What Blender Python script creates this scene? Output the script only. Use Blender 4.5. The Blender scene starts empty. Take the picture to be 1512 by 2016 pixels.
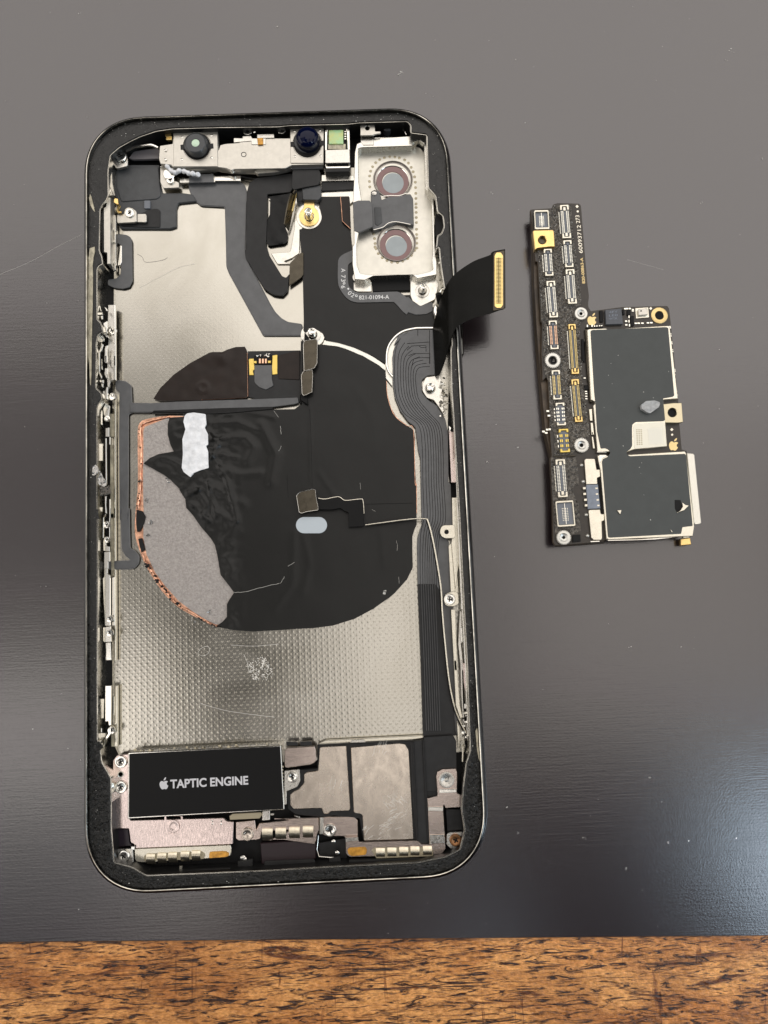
import bpy, bmesh, math, random
import mathutils
from mathutils import Vector, Matrix
from mathutils.geometry import delaunay_2d_cdt
from mathutils import noise as mnoise
random.seed(7)
MM = 0.001
scene = bpy.context.scene
col = scene.collection

# ------------------------------------------------------------------ camera
F_PX, CAM, PITCH, ROLL, YAW = 1500.0, Vector((16.97, -22.62, 144.9)), 0.1121, -0.0121, -0.0425
CR = (Matrix.Rotation(YAW, 3, 'Z') @ Matrix.Rotation(PITCH, 3, 'X') @ Matrix.Rotation(ROLL, 3, 'Y'))
cam_d = bpy.data.cameras.new('camera'); cam = bpy.data.objects.new('camera', cam_d); col.objects.link(cam)
cam.matrix_world = Matrix.Translation(CAM * MM) @ CR.to_4x4()
cam_d.sensor_fit = 'VERTICAL'; cam_d.sensor_height = 24.0; cam_d.lens = 24.0 * F_PX / 2016.0
cam_d.clip_start = 0.005; cam_d.clip_end = 20
scene.camera = cam
scene.render.resolution_x, scene.render.resolution_y = 768, 1024

# ------------------------------------------------------------------ world, lights, exposure
w = bpy.data.worlds.new('World'); scene.world = w; w.use_nodes = True
w.node_tree.nodes['Background'].inputs[0].default_value = (0.95, 0.93, 0.90, 1)
w.node_tree.nodes['Background'].inputs[1].default_value = 0.03
scene.view_settings.view_transform = 'Standard'; scene.view_settings.look = 'None'
scene.view_settings.exposure = 0.0; scene.view_settings.gamma = 1.0
def area(name, loc, aim, sx, sy, power, colr):
    l = bpy.data.lights.new(name, 'AREA'); l.shape = 'RECTANGLE'; l.size = sx; l.size_y = sy
    l.energy = power; l.color = colr
    o = bpy.data.objects.new(name, l); col.objects.link(o)
    o.location = loc; o.rotation_euler = (Vector(aim) - Vector(loc)).to_track_quat('-Z', 'Y').to_euler()
    return o
def down(name, x0, x1, y0, y1, z, radiance, colr):       # a horizontal ceiling panel facing down
    return area(name, ((x0 + x1) / 2, (y0 + y1) / 2, z), ((x0 + x1) / 2, (y0 + y1) / 2 + 1e-5, 0), x1 - x0, y1 - y0, math.pi * (x1 - x0) * (y1 - y0) * radiance, colr)
WARM = (1.0, 0.940, 0.892)
down('ceiling_light', -0.35, 1.8, 0.33, 2.3, 1.65, 1.85, WARM)
down('ceiling_light_far', -1.6, -0.352, 0.66, 2.3, 1.65, 1.74, WARM)
down('ceiling_lamp_right', 0.30, 1.2, -0.40, 0.31, 1.65, 1.5, (1.0, 0.925, 0.86))
down('ceiling_lamp_left', -1.10, -0.48, -0.44, -0.14, 1.6, 2.6, WARM)
down('ceiling_lamp_left_low', -1.30, -0.52, -0.80, -0.445, 1.6, 0.55, (0.92, 0.95, 1.0))
down('ceiling_fill_left', -1.30, -0.46, -0.138, 0.655, 1.6, 0.50, WARM)  # dim fill panel added to lift the dark band between left panels
down('ceiling_lamp_low', -0.52, -0.27, -0.72, -0.47, 1.6, 2.4, (1.0, 0.93, 0.89))
down('ceiling_lamp_middle', -0.13, 0.20, -0.50, 0.31, 1.65, 1.5, WARM)
down('far_fill_left', -3.0, -1.7, -1.2, 1.4, 1.65, 2.6, WARM)  # fill panel added to brighten pale parts and metal edges
down('far_fill_right', 2.0, 3.3, -1.0, 1.4, 1.65, 2.2, (0.96, 0.97, 1.0))  # matching fill panel added on the right side
def wall(name, x, y0, y1, z0, z1, radiance, colr):              # area lamp in place of a side wall, added for edge highlights
    return area(name, (x, (y0 + y1) / 2, (z0 + z1) / 2), (0, (y0 + y1) / 2, (z0 + z1) / 2), y1 - y0, z1 - z0, math.pi * (y1 - y0) * (z1 - z0) * radiance, colr)
wall('wall_fill_left', -2.3, -1.2, 1.6, 0.25, 1.3, 1.3, WARM)
wall('wall_fill_right', 2.6, -1.2, 1.6, 0.25, 1.3, 1.1, (0.95, 0.97, 1.0))
area('window_light', (0.85, -0.58, 1.05), (0.05, -.05, 0), 0.18, 0.60, 3.0, (0.70, 0.85, 1.0))
area('window_gap', (0.175, -0.52, 1.05), (0, 0, 0), 0.012, 0.13, 0.035, (0.72, 0.86, 1.0))
area('window_small', (0.085, -0.66, 1.05), (0, 0, 0), 0.05, 0.10, 0.07, (0.85, 0.92, 1.0))

# ------------------------------------------------------------------ photo pixel -> point on the plane at height z (mm)
def W(p, z):
    d = CR @ Vector(((p[0] - 756) / F_PX, -(p[1] - 1008) / F_PX, -1.0))
    t = (z - CAM.z) / d.z
    return (CAM.x + d.x * t, CAM.y + d.y * t)
def R_(x0, y0, s):
    def f(t):
        return [(x0 + float(a.split(',')[0]) / s, y0 + float(a.split(',')[1]) / s) for a in t.split()]
    return f
A = R_(150, 200, 3.78); B = R_(500, 200, 3.78); C = R_(560, 480, 3.287); D = R_(150, 450, 3.78)
E = R_(150, 650, 3.024); Fz = R_(550, 650, 3.78); G = R_(150, 950, 3.024); H = R_(550, 900, 3.78)
I = R_(550, 1150, 3.78); J = R_(150, 1250, 3.78); K = R_(150, 1440, 3.6); L = R_(530, 1430, 3.436)
N = R_(1040, 580, 4.2); O = R_(1040, 820, 4.2); Q = R_(300, 230, 7.56); R = R_(460, 230, 6.3)
S = R_(470, 340, 6.3); T = R_(430, 480, 6.3); X = R_(0, 0, 1)
V = R_(650, 490, 9.45); M2 = R_(1030, 395, 9.45); M3 = R_(1040, 515, 9.45); M4 = R_(1050, 630, 9.45)
M5 = R_(1060, 740, 9.45); M6 = R_(1070, 850, 9.45); M7 = R_(1080, 960, 9.45); M8 = R_(1150, 590, 7.56)
L1 = R_(160, 380, 12.6); L2 = R_(160, 700, 12.6); L3 = R_(160, 860, 12.6); L4 = R_(160, 1100, 10.08)
L5 = R_(140, 600, 9.45); L6 = R_(140, 1350, 9.45); L7 = R_(140, 1000, 9.45)
R1 = R_(840, 560, 10.08); R2 = R_(850, 1000, 10.08); R3 = R_(850, 1300, 10.08); R4 = R_(690, 230, 7.2)
R5 = R_(840, 1200, 9.45); R6 = R_(840, 800, 9.45)

# ------------------------------------------------------------------ polygon helpers
def fillet(pts, r, n=5):
    out = []; m = len(pts)
    for i in range(m):
        p = Vector(pts[i][:2]); a = Vector(pts[i - 1][:2]); b = Vector(pts[(i + 1) % m][:2])
        da, db = a - p, b - p; la, lb = da.length, db.length
        if la < 1e-9 or lb < 1e-9: out.append(tuple(p)); continue
        rr = min(r, la * 0.45, lb * 0.45)
        p0 = p + da / la * rr; p1 = p + db / lb * rr
        for k in range(n + 1):
            t = k / n
            out.append(tuple(p0 * (1 - t) ** 2 + p * 2 * t * (1 - t) + p1 * t * t))
    return out
def spline(pts, n=6, closed=True):
    out = []; m = len(pts)
    rng = range(m) if closed else range(m - 1)
    for i in rng:
        def g(j): return Vector(pts[j % m]) if closed else Vector(pts[max(0, min(m - 1, j))])
        p0, p1, p2, p3 = g(i - 1), g(i), g(i + 1), g(i + 2)
        for k in range(n):
            t = k / n
            out.append(tuple(0.5 * ((2 * p1) + (p2 - p0) * t + (2 * p0 - 5 * p1 + 4 * p2 - p3) * t * t + (3 * p1 - p0 - 3 * p2 + p3) * t ** 3)))
    if not closed: out.append(tuple(pts[-1]))
    return out
def area2(p): return sum(p[i - 1][0] * p[i][1] - p[i][0] * p[i - 1][1] for i in range(len(p)))
def ccw(p): return list(p) if area2(p) > 0 else list(reversed(p))
def inset(p, d):
    n = len(p); out = []
    for i in range(n):
        a = Vector(p[i - 1]); b = Vector(p[i]); c = Vector(p[(i + 1) % n])
        e1 = (b - a); e2 = (c - b)
        if e1.length < 1e-9: e1 = e2
        if e2.length < 1e-9: e2 = e1
        n1 = Vector((-e1.y, e1.x)).normalized(); n2 = Vector((-e2.y, e2.x)).normalized()
        m = (n1 + n2)
        m = m.normalized() if m.length > 1e-6 else n1
        k = max(0.5, m.dot(n1))
        out.append(tuple(b + m * (d / k)))
    return out
def dedupe(p, e=1e-4):
    o = []
    for q in p:
        if not o or (abs(q[0] - o[-1][0]) + abs(q[1] - o[-1][1])) > e: o.append((q[0], q[1]))
    if len(o) > 1 and (abs(o[0][0] - o[-1][0]) + abs(o[0][1] - o[-1][1])) < e: o.pop()
    return o
def disc(c, r, n=28, ry=None): 
    ry = ry or r
    return [(c[0] + r * math.cos(2 * math.pi * k / n), c[1] + ry * math.sin(2 * math.pi * k / n)) for k in range(n)]

# ------------------------------------------------------------------ object helpers
CENTER = {}
def finish(name, verts, faces, mat, parent=None, smooth=False, kind=None, label=None, mats=None, fmat=None, auto=None):
    """verts in world mm; never deeper than thing > part > sub-part"""
    while parent and parent.parent and parent.parent.parent: parent = parent.parent
    xs = [v[0] for v in verts]; ys = [v[1] for v in verts]; zs = [v[2] for v in verts]
    c = Vector(((min(xs) + max(xs)) / 2, (min(ys) + max(ys)) / 2, min(zs)))
    me = bpy.data.meshes.new(name)
    me.from_pydata([((v[0] - c.x) * MM, (v[1] - c.y) * MM, (v[2] - c.z) * MM) for v in verts], [], faces)
    for m in (mats or [mat]): me.materials.append(m)
    if fmat:
        for p, k in zip(me.polygons, fmat): p.material_index = k
    bm = bmesh.new(); bm.from_mesh(me); bmesh.ops.recalc_face_normals(bm, faces=bm.faces); bm.to_mesh(me); bm.free()
    if auto is not None:
        me.polygons.foreach_set('use_smooth', [True] * len(me.polygons))
        me.set_sharp_from_angle(angle=math.radians(auto))
    elif smooth:
        me.polygons.foreach_set('use_smooth', [True] * len(me.polygons))
    me.update()
    o = bpy.data.objects.new(name, me); col.objects.link(o)
    pc = CENTER.get(parent.name, Vector((0, 0, 0))) if parent else Vector((0, 0, 0))
    CENTER[o.name] = c
    if parent: o.parent = parent
    o.location = (c - pc) * MM
    if kind: o['kind'] = kind
    if label: o['label'] = label
    return o
def cap(loops, z, V_, F_, up=True):
    """triangulated region of outer loop minus holes; returns index lists of the loops"""
    co = []; edges = []; idx = []
    for lp in loops:
        s = len(co); co += [Vector(q) for q in lp]; n = len(lp)
        edges += [(s + i, s + (i + 1) % n) for i in range(n)]; idx.append(list(range(s, s + n)))
    vo, eo, fo, ov, oe, of = delaunay_2d_cdt(co, edges, [], 0, 1e-7)
    base = len(V_)
    V_ += [(v.x, v.y, z) for v in vo]
    def inside(x, y, lp):
        c = False; n = len(lp); j = n - 1
        for i in range(n):
            if (lp[i][1] > y) != (lp[j][1] > y) and x < (lp[j][0] - lp[i][0]) * (y - lp[i][1]) / (lp[j][1] - lp[i][1]) + lp[i][0]: c = not c
            j = i
        return c
    for f in fo:
        x = sum(vo[i].x for i in f) / len(f); y = sum(vo[i].y for i in f) / len(f)
        if inside(x, y, loops[0]) and not any(inside(x, y, h) for h in loops[1:]):
            F_.append([base + i for i in f])
    m = {}
    for k, o_ in enumerate(ov):
        for q in o_: m[q] = base + k
    return [[m.get(i, base) for i in ids] for ids in idx]
def prism_mm(name, outer, z1, t, mat, parent=None, bev=0.06, holes=(), kind=None, label=None, side=None):
    outer = ccw(dedupe(outer)); holes = [list(reversed(ccw(dedupe(h)))) for h in holes]
    bev = min(bev, t * 0.45)
    V_, F_ = [], []
    tops = [inset(outer, bev)] + [inset(h, bev) for h in holes] if bev > 0 else [outer] + holes
    ti = cap(tops, z1, V_, F_)
    nt = len(F_)
    for lp, tid in zip([outer] + holes, ti):
        n = len(lp); s = len(V_)
        if bev > 0:
            V_ += [(p[0], p[1], z1 - bev) for p in lp]; up = list(range(s, s + n))
            for i in range(n):
                j = (i + 1) % n; F_.append([tid[i], tid[j], up[j], up[i]])
            s = len(V_)
        else: up = tid
        V_ += [(p[0], p[1], z1 - t) for p in lp]
        for i in range(n):
            j = (i + 1) % n; F_.append([up[i], up[j], s + j, s + i])
    F_ = [f for f in F_ if len(set(f)) == len(f)]
    kw = {}
    if side: kw = dict(mats=[mat, side], fmat=[0 if k < nt else 1 for k in range(len(F_))])
    return finish(name, V_, F_, mat, parent, kind=kind, label=label, **kw)
def prism(name, px, z1, t, mat, parent=None, r=0, bev=0.06, holes=(), sp=False, **k):
    if sp: px = spline(px)
    elif r: px = fillet(px, r)
    return prism_mm(name, [W(p, z1) for p in px], z1, t, mat, parent, bev, [[W(p, z1) for p in h] for h in holes], **k)
def sheet(name, px, z, disp, mat, parent=None, step=0.5, sp=False, r=0, thick=0.15, kind=None, label=None, edge=0.6, smooth=True):
    """dense sheet with real relief: disp(x, y) in mm, fades to zero at its rim"""
    if sp: px = spline(px)
    elif r: px = fillet(px, r)
    out = ccw(dedupe([W(p, z) for p in px]))
    # resample rim
    rim = []
    n = len(out)
    for i in range(n):
        a = Vector(out[i]); b = Vector(out[(i + 1) % n]); m = max(1, int((b - a).length / step))
        for k in range(m): rim.append(tuple(a.lerp(b, k / m)))
    xs = [p[0] for p in rim]; ys = [p[1] for p in rim]
    kd = mathutils.kdtree.KDTree(len(rim))
    for i, p in enumerate(rim): kd.insert((p[0], p[1], 0), i)
    kd.balance()
    def inside(x, y):
        c = False; j = n - 1
        for i in range(n):
            if (out[i][1] > y) != (out[j][1] > y) and x < (out[j][0] - out[i][0]) * (y - out[i][1]) / (out[j][1] - out[i][1]) + out[i][0]: c = not c
            j = i
        return c
    pts = [Vector(p) for p in rim]; rn = len(rim)
    y = min(ys); row = 0
    while y < max(ys):
        x = min(xs) + (step / 2 if row % 2 else 0)
        while x < max(xs):
            if inside(x, y):
                d = kd.find((x, y, 0))[2]
                if d > step * 0.5: pts.append(Vector((x + random.uniform(-.1, .1) * step, y + random.uniform(-.1, .1) * step)))
            x += step
        y += step * 0.87; row += 1
    vo, eo, fo, ov, oe, of = delaunay_2d_cdt(pts, [(i, (i + 1) % rn) for i in range(rn)], [], 1, 1e-7)
    V_ = []
    for v in vo:
        d = kd.find((v.x, v.y, 0))[2]
        V_.append((v.x, v.y, z + disp(v.x, v.y) * min(1, d / edge if edge > 0 else 1)))
    F_ = [list(f) for f in fo]
    m = {}
    for k, o_ in enumerate(ov):
        for q in o_:
            if q < rn: m[q] = k
    s = len(V_)
    V_ += [(p[0], p[1], z - thick) for p in rim]
    for i in range(rn):
        j = (i + 1) % rn
        if i in m and j in m and m[i] != m[j]: F_.append([m[i], m[j], s + j, s + i])
    o = finish(name, V_, F_, mat, parent, kind=kind, label=label, auto=50)
    return o
def lathe(name, c, prof, mat, parent=None, n=32, lean=(0, 0), kind=None, label=None, mats=None, mi=None, closed=False):
    """prof: list of (r, z) ; c in mm; lean: xy shift per mm of height above first z"""
    V_, F_, fm = [], [], []
    for r, z in prof:
        for k in range(n):
            a = 2 * math.pi * k / n
            V_.append((c[0] + r * math.cos(a), c[1] + r * math.sin(a), z))
    for i in range(len(prof) - 1):
        for k in range(n):
            j = (k + 1) % n
            F_.append([i * n + k, i * n + j, (i + 1) * n + j, (i + 1) * n + k]); fm.append(mi[i] if mi else 0)
    if prof[-1][0] > 1e-4 and not closed: F_.append([(len(prof) - 1) * n + k for k in range(n)]); fm.append(mi[-1] if mi else 0)
    return finish(name, V_, F_, mat, parent, kind=kind, label=label, auto=35, mats=mats, fmat=fm if mats else None)
def tube(name, pts, r, mat, parent=None, n=8, flat=1.0, **k):
    """pts list of (x,y,z) mm"""
    V_, F_ = [], []
    m = len(pts)
    for i, p in enumerate(pts):
        a = Vector(pts[max(0, i - 1)]); b = Vector(pts[min(m - 1, i + 1)])
        t = (b - a).normalized(); s = t.cross(Vector((0, 0, 1)))
        s = s.normalized() if s.length > 1e-4 else Vector((1, 0, 0))
        u = s.cross(t)
        rr = r[i] if isinstance(r, (list, tuple)) else r
        for q in range(n):
            an = 2 * math.pi * q / n
            v = Vector(p) + s * rr * math.cos(an) + u * rr * flat * math.sin(an)
            V_.append(tuple(v))
    for i in range(m - 1):
        for q in range(n):
            j = (q + 1) % n; F_.append([i * n + q, i * n + j, (i + 1) * n + j, (i + 1) * n + q])
    F_.append(list(range(n))); F_.append([(m - 1) * n + q for q in range(n)])
    return finish(name, V_, F_, mat, parent, auto=50, **k)
def P3(px, z): 
    x, y = W(px, z); return (x, y, z)
class Batch:
    """many small boxes/blobs joined into one part"""
    def __init__(s): s.V = []; s.F = []
    def box(s, c, ax, hx, hy, z0, z1):
        ux = Vector(ax).normalized(); uy = Vector((-ux.y, ux.x)); b = len(s.V); c = Vector(c[:2])
        for z in (z0, z1):
            for sx, sy in ((-1, -1), (1, -1), (1, 1), (-1, 1)):
                p = c + ux * hx * sx + uy * hy * sy; s.V.append((p.x, p.y, z))
        s.F += [[b + 4, b + 5, b + 6, b + 7]] + [[b + i, b + (i + 1) % 4, b + 4 + (i + 1) % 4, b + 4 + i] for i in range(4)]
    def blob(s, c, r, rz, z, irregular=0.25):
        b = len(s.V); n = 6; a0 = random.random() * 6
        for ring, (q, h) in enumerate(((1.0, 0), (0.75, .6), (0.0, 1.0))):
            for k in range(n if q > 0 else 1):
                a = a0 + 2 * math.pi * k / n; rr = r * q * (1 + random.uniform(-irregular, irregular))
                s.V.append((c[0] + rr * math.cos(a), c[1] + rr * math.sin(a), z + rz * h))
        for k in range(n):
            j = (k + 1) % n
            s.F.append([b + k, b + j, b + n + j, b + n + k]); s.F.append([b + n + k, b + n + j, b + 2 * n])
    def flake(s, c, r, z, tilt=0.4):
        b = len(s.V); n = random.choice((3, 4, 5)); a0 = random.random() * 6; tx, ty = random.uniform(-tilt, tilt), random.uniform(-tilt, tilt)
        el = random.uniform(0.4, 1)
        for k in range(n):
            a = a0 + 2 * math.pi * k / n; rr = r * random.uniform(.6, 1.2)
            dx, dy = rr * math.cos(a), rr * math.sin(a) * el
            s.V.append((c[0] + dx, c[1] + dy, z + r * tilt + dx * tx + dy * ty))
        s.V.append((c[0], c[1], z))
        s.F.append([b + k for k in range(n)]); s.F += [[b + k, b + (k + 1) % n, b + n] for k in range(n)]
    def done(s, name, mat, parent=None, kind='stuff', **k): return finish(name, s.V, s.F, mat, parent, kind=kind, **k)
def text(name, body, p0, p1, z, mat, parent, height=None, bold=0.0, t=0.02):
    """body laid from pixel p0 to pixel p1 (baseline)"""
    cu = bpy.data.curves.new('t', 'FONT'); cu.body = body; cu.size = 1; cu.offset = bold
    ob = bpy.data.objects.new('t', cu); col.objects.link(ob)
    bpy.context.view_layer.update()
    dg = bpy.context.evaluated_depsgraph_get(); me = bpy.data.meshes.new_from_object(ob.evaluated_get(dg))
    vs = [v.co.copy() for v in me.vertices]; fs = [list(p.vertices) for p in me.polygons]
    bpy.data.objects.remove(ob); bpy.data.meshes.remove(me); bpy.data.curves.remove(cu)
    if not vs: return
    x0 = min(v.x for v in vs); x1 = max(v.x for v in vs); h = max(v.y for v in vs)
    a = Vector(W(p0, z)); b = Vector(W(p1, z)); L_ = (b - a).length; u = (b - a).normalized(); n = Vector((-u.y, u.x))
    sx = L_ / (x1 - x0); sy = (height / h) if height else sx
    V_ = []
    for v in vs:
        p = a + u * ((v.x - x0) * sx) + n * (v.y * sy); V_.append((p.x, p.y, z + t))
    return finish(name, V_, fs, mat, parent)

# ------------------------------------------------------------------ materials
def mk(name, base, rough=0.5, metal=0.0, var=0.0, vs=1.0, bump=0.0, bs=4.0, ior=1.5, coat=0.0, stretch=(1, 1, 1), rvar=0.0, base2=None, detail=4, aniso=0):
    m = bpy.data.materials.new(name); m.use_nodes = True
    nt = m.node_tree; bs_ = nt.nodes['Principled BSDF']; ln = nt.links
    bs_.inputs['Base Color'].default_value = (*base, 1); bs_.inputs['Roughness'].default_value = rough
    bs_.inputs['Metallic'].default_value = metal; bs_.inputs['IOR'].default_value = ior
    bs_.inputs['Coat Weight'].default_value = coat; bs_.inputs['Coat Roughness'].default_value = 0.1
    if aniso: bs_.inputs['Anisotropic'].default_value = aniso
    tc = nt.nodes.new('ShaderNodeTexCoord'); mp = nt.nodes.new('ShaderNodeMapping')
    mp.inputs['Scale'].default_value = (1000 * stretch[0], 1000 * stretch[1], 1000 * stretch[2]); ln.new(tc.outputs['Object'], mp.inputs[0])
    def nz(scale, det=detail):
        n = nt.nodes.new('ShaderNodeTexNoise'); n.inputs['Scale'].default_value = scale; n.inputs['Detail'].default_value = det
        n.inputs['Roughness'].default_value = 0.6
        ln.new(mp.outputs[0], n.inputs['Vector']); return n
    if var or base2:
        n = nz(vs); r = nt.nodes.new('ShaderNodeValToRGB'); ln.new(n.outputs['Fac'], r.inputs[0])
        b2 = base2 or tuple(max(0, c * (1 - var)) for c in base)
        b1 = base if base2 else tuple(min(1, c * (1 + var)) for c in base)
        r.color_ramp.elements[0].position = 0.35; r.color_ramp.elements[1].position = 0.65
        r.color_ramp.elements[0].color = (*b2, 1); r.color_ramp.elements[1].color = (*b1, 1)
        ln.new(r.outputs[0], bs_.inputs['Base Color'])
    if rvar:
        n = nz(vs * 1.7); mr = nt.nodes.new('ShaderNodeMapRange')
        mr.inputs['From Min'].default_value = .3; mr.inputs['From Max'].default_value = .7
        mr.inputs['To Min'].default_value = rough - rvar; mr.inputs['To Max'].default_value = rough + rvar
        ln.new(n.outputs['Fac'], mr.inputs[0]); ln.new(mr.outputs[0], bs_.inputs['Roughness'])
    if bump:
        n = nz(bs); bp = nt.nodes.new('ShaderNodeBump'); bp.inputs['Distance'].default_value = bump * MM; bp.inputs['Strength'].default_value = 1
        ln.new(n.outputs['Fac'], bp.inputs['Height']); ln.new(bp.outputs[0], bs_.inputs['Normal'])
    return m
m_steel = mk('dark_polished_steel', (0.10, 0.10, 0.095), 0.16, 1.0, rvar=0.06, vs=.5)
m_alu = mk('bare_aluminium', (0.66, 0.64, 0.58), 0.24, 1.0, var=.08, vs=.8, bump=.01, bs=3, rvar=.1)
m_nickel = mk('nickel_sheet', (0.62, 0.60, 0.55), 0.28, 1.0, var=.05, vs=1.5, bump=.006, bs=6, rvar=.08)
m_shieldw = mk('pale_tin_sheet', (0.60, 0.575, 0.515), 0.38, 0.85, var=.05, vs=1.2, bump=.005, bs=5)
m_bright = mk('bright_metal', (0.84, 0.82, 0.76), 0.15, 1.0, rvar=.06, vs=2)
m_pink = mk('brushed_pinkish_steel', (0.74, 0.62, 0.58), 0.24, 1.0, var=.05, vs=1.2, bump=.002, bs=2.5, stretch=(3, .5, 1), rvar=.08)
m_brown = mk('brushed_warm_steel', (0.56, 0.475, 0.425), 0.20, 1.0, var=.06, vs=1.2, bump=.003, bs=3, stretch=(.4, 3, 1), rvar=.06)
m_worn = mk('worn_speaker_steel', (0.62, 0.55, 0.47), 0.24, 1.0, var=.10, vs=.30, bump=.0022, bs=1.6, stretch=(1.3, 1, 1), rvar=.07)
m_black = mk('black_plastic', (0.012, 0.012, 0.012), 0.4, ior=1.36, var=.3, vs=1)
m_void = mk('dark_cavity_plastic', (0.006, 0.006, 0.006), 0.5, ior=1.3)
m_gum = mk('black_adhesive', (0.010, 0.010, 0.009), 0.30, ior=1.47, bump=.12, bs=2.0, var=.4, vs=1.3, detail=8)
m_film = mk('black_graphite_film', (0.010, 0.010, 0.009), 0.31, var=.12, vs=.12, bump=.018, bs=.35, detail=6, ior=1.35)
m_film2 = mk('matte_black_film', (0.012, 0.012, 0.012), 0.42, var=.2, vs=.3, bump=.015, bs=1.2, ior=1.3)
m_flex = mk('grey_flex', (0.095, 0.097, 0.099), 0.33, var=.12, vs=.5, bump=.01, bs=1.4, ior=1.55)
m_flexm = mk('pale_flex_margin', (0.15, 0.15, 0.15), 0.4)
m_flexd = mk('dark_flex', (0.020, 0.020, 0.020), 0.42, var=.15, vs=.6, bump=.008, bs=1.5, ior=1.36)
m_flexb = mk('brown_black_flex', (0.022, 0.015, 0.012), 0.30, ior=1.3, var=.15, vs=.4, bump=.012, bs=.8)
m_trace = mk('flex_trace_groove', (0.008, 0.008, 0.008), 0.5, ior=1.25)
m_stiff = mk('bronze_stiffener', (0.075, 0.065, 0.048), 0.30, 0.85, var=.15, vs=.8, rvar=.06)
m_tape = mk('textured_grey_tape', (0.066, 0.069, 0.071), 0.50, bump=.05, bs=1.1, var=.1, vs=.6)
m_copper = mk('copper_foil', (0.78, 0.42, 0.28), 0.30, 1.0, var=.35, vs=1.2, bump=.1, bs=1.2)
m_ferrite = mk('grey_ferrite', (0.36, 0.335, 0.315), 0.42, 0.55, var=.16, vs=2.6, bump=.09, bs=3.6, detail=9)
m_paste = mk('white_paste', (0.84, 0.86, 0.88), 0.35, bump=.05, bs=1.2, var=.12, vs=.7, coat=.3)
m_white = mk('white_print', (0.78, 0.78, 0.76), 0.5)
m_gold = mk('gold_plate', (0.86, 0.62, 0.25), 0.30, 1.0, var=.08, vs=1)
m_goldr = mk('dull_gold_ring', (.72, .55, .26), .36, .9)
m_goldp = mk('gold_print', (0.85, 0.66, 0.32), 0.42, 0.6)
m_yellow = mk('yellow_gold_pad', (0.83, 0.62, 0.16), 0.35, .7)
m_amber = mk('amber_film', (0.55, 0.27, 0.04), 0.25, .3, var=.3, vs=1.5)
m_glassd = mk('dark_blue_lens', (0.001, 0.003, 0.022), 0.04, ior=1.3)
m_glassg = mk('pale_lens', (0.60, 0.78, 0.58), 0.15, coat=.6)
m_greeng = mk('green_filter', (0.42, 0.72, 0.36), 0.25, var=.25, vs=.6, base2=(0.60, 0.66, 0.22), coat=.5)
m_lensgrey = mk('grey_lens_window', (0.33, 0.37, 0.38), 0.22, var=.05, vs=.4, coat=.35)
m_lensring = mk('mauve_lens_ring', (0.22, 0.135, 0.13), 0.35, .3)
m_rubber = mk('black_barrel', (0.060, 0.063, 0.066), 0.28, ior=1.45)
m_pcb = mk('black_circuit_board', (0.030, 0.023, 0.016), 0.34, ior=1.5, var=.15, vs=1)
m_pcbe = mk('board_edge_layers', (0.075, 0.052, 0.030), 0.40, bump=.04, bs=2.0, stretch=(.3, .3, 6), var=.45, vs=1.5)
m_glue = mk('glossy_underfill', (0.13, 0.115, 0.095), 0.17, bump=.8, bs=2.6, detail=9, ior=1.9, var=.85, vs=2.2)
m_slate = mk('slate_plastic', (0.17, 0.185, 0.21), 0.4)
m_chip = mk('slate_chip', (0.085, 0.092, 0.105), 0.45, var=.06)
m_bluechip = mk('blue_grey_connector', (0.22, 0.25, 0.30), 0.4, var=.1, vs=1.5)
m_gapw = mk('bright_bare_strip', (0.86, 0.84, 0.76), 0.4, .8)
m_cream = mk('cream_metal', (0.74, 0.70, 0.59), 0.26, .9, var=.05, vs=1)
m_boardfilm = mk('charcoal_board_film', (0.062, 0.069, 0.067), 0.42, ior=1.42, var=.05, vs=.4, bump=.006, bs=.8)
m_pinw = mk('solder_pin', (0.86, 0.84, 0.74), 0.25, 1.0)
m_ping = mk('gold_pin', (0.78, 0.62, 0.28), 0.3, 1.0)
m_pinr = mk('rose_pin', (0.86, 0.56, 0.38), 0.28, 1.0)
m_bayw = mk('milled_bay_wall', (0.70, 0.68, 0.62), 0.24, 1.0, rvar=.08, vs=1)
m_bayf = mk('bay_floor_metal', (0.66, 0.64, 0.57), 0.40, .9, var=.06, vs=.5)
m_lip = mk('patchy_rim_edge', (0.45, 0.43, 0.38), 0.2, 1.0, var=.5, vs=.25)
m_collar = mk('dark_collar_steel', (0.30, 0.28, 0.26), 0.25, 1.0)
m_foil = mk('crumpled_foil', (0.46, 0.45, 0.43), 0.25, .9, bump=.2, bs=1.6)
m_dust = mk('pale_dust', (0.66, 0.65, 0.60), 0.6)
m_oil = mk('brass_rivet', (0.42, 0.37, 0.26), 0.42, .8)
m_residue = mk('dried_glue_residue', (0.46, 0.42, 0.31), 0.42, .2, bump=.12, bs=1.5, var=.35, vs=1.2, stretch=(1, .5, 1))

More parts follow.
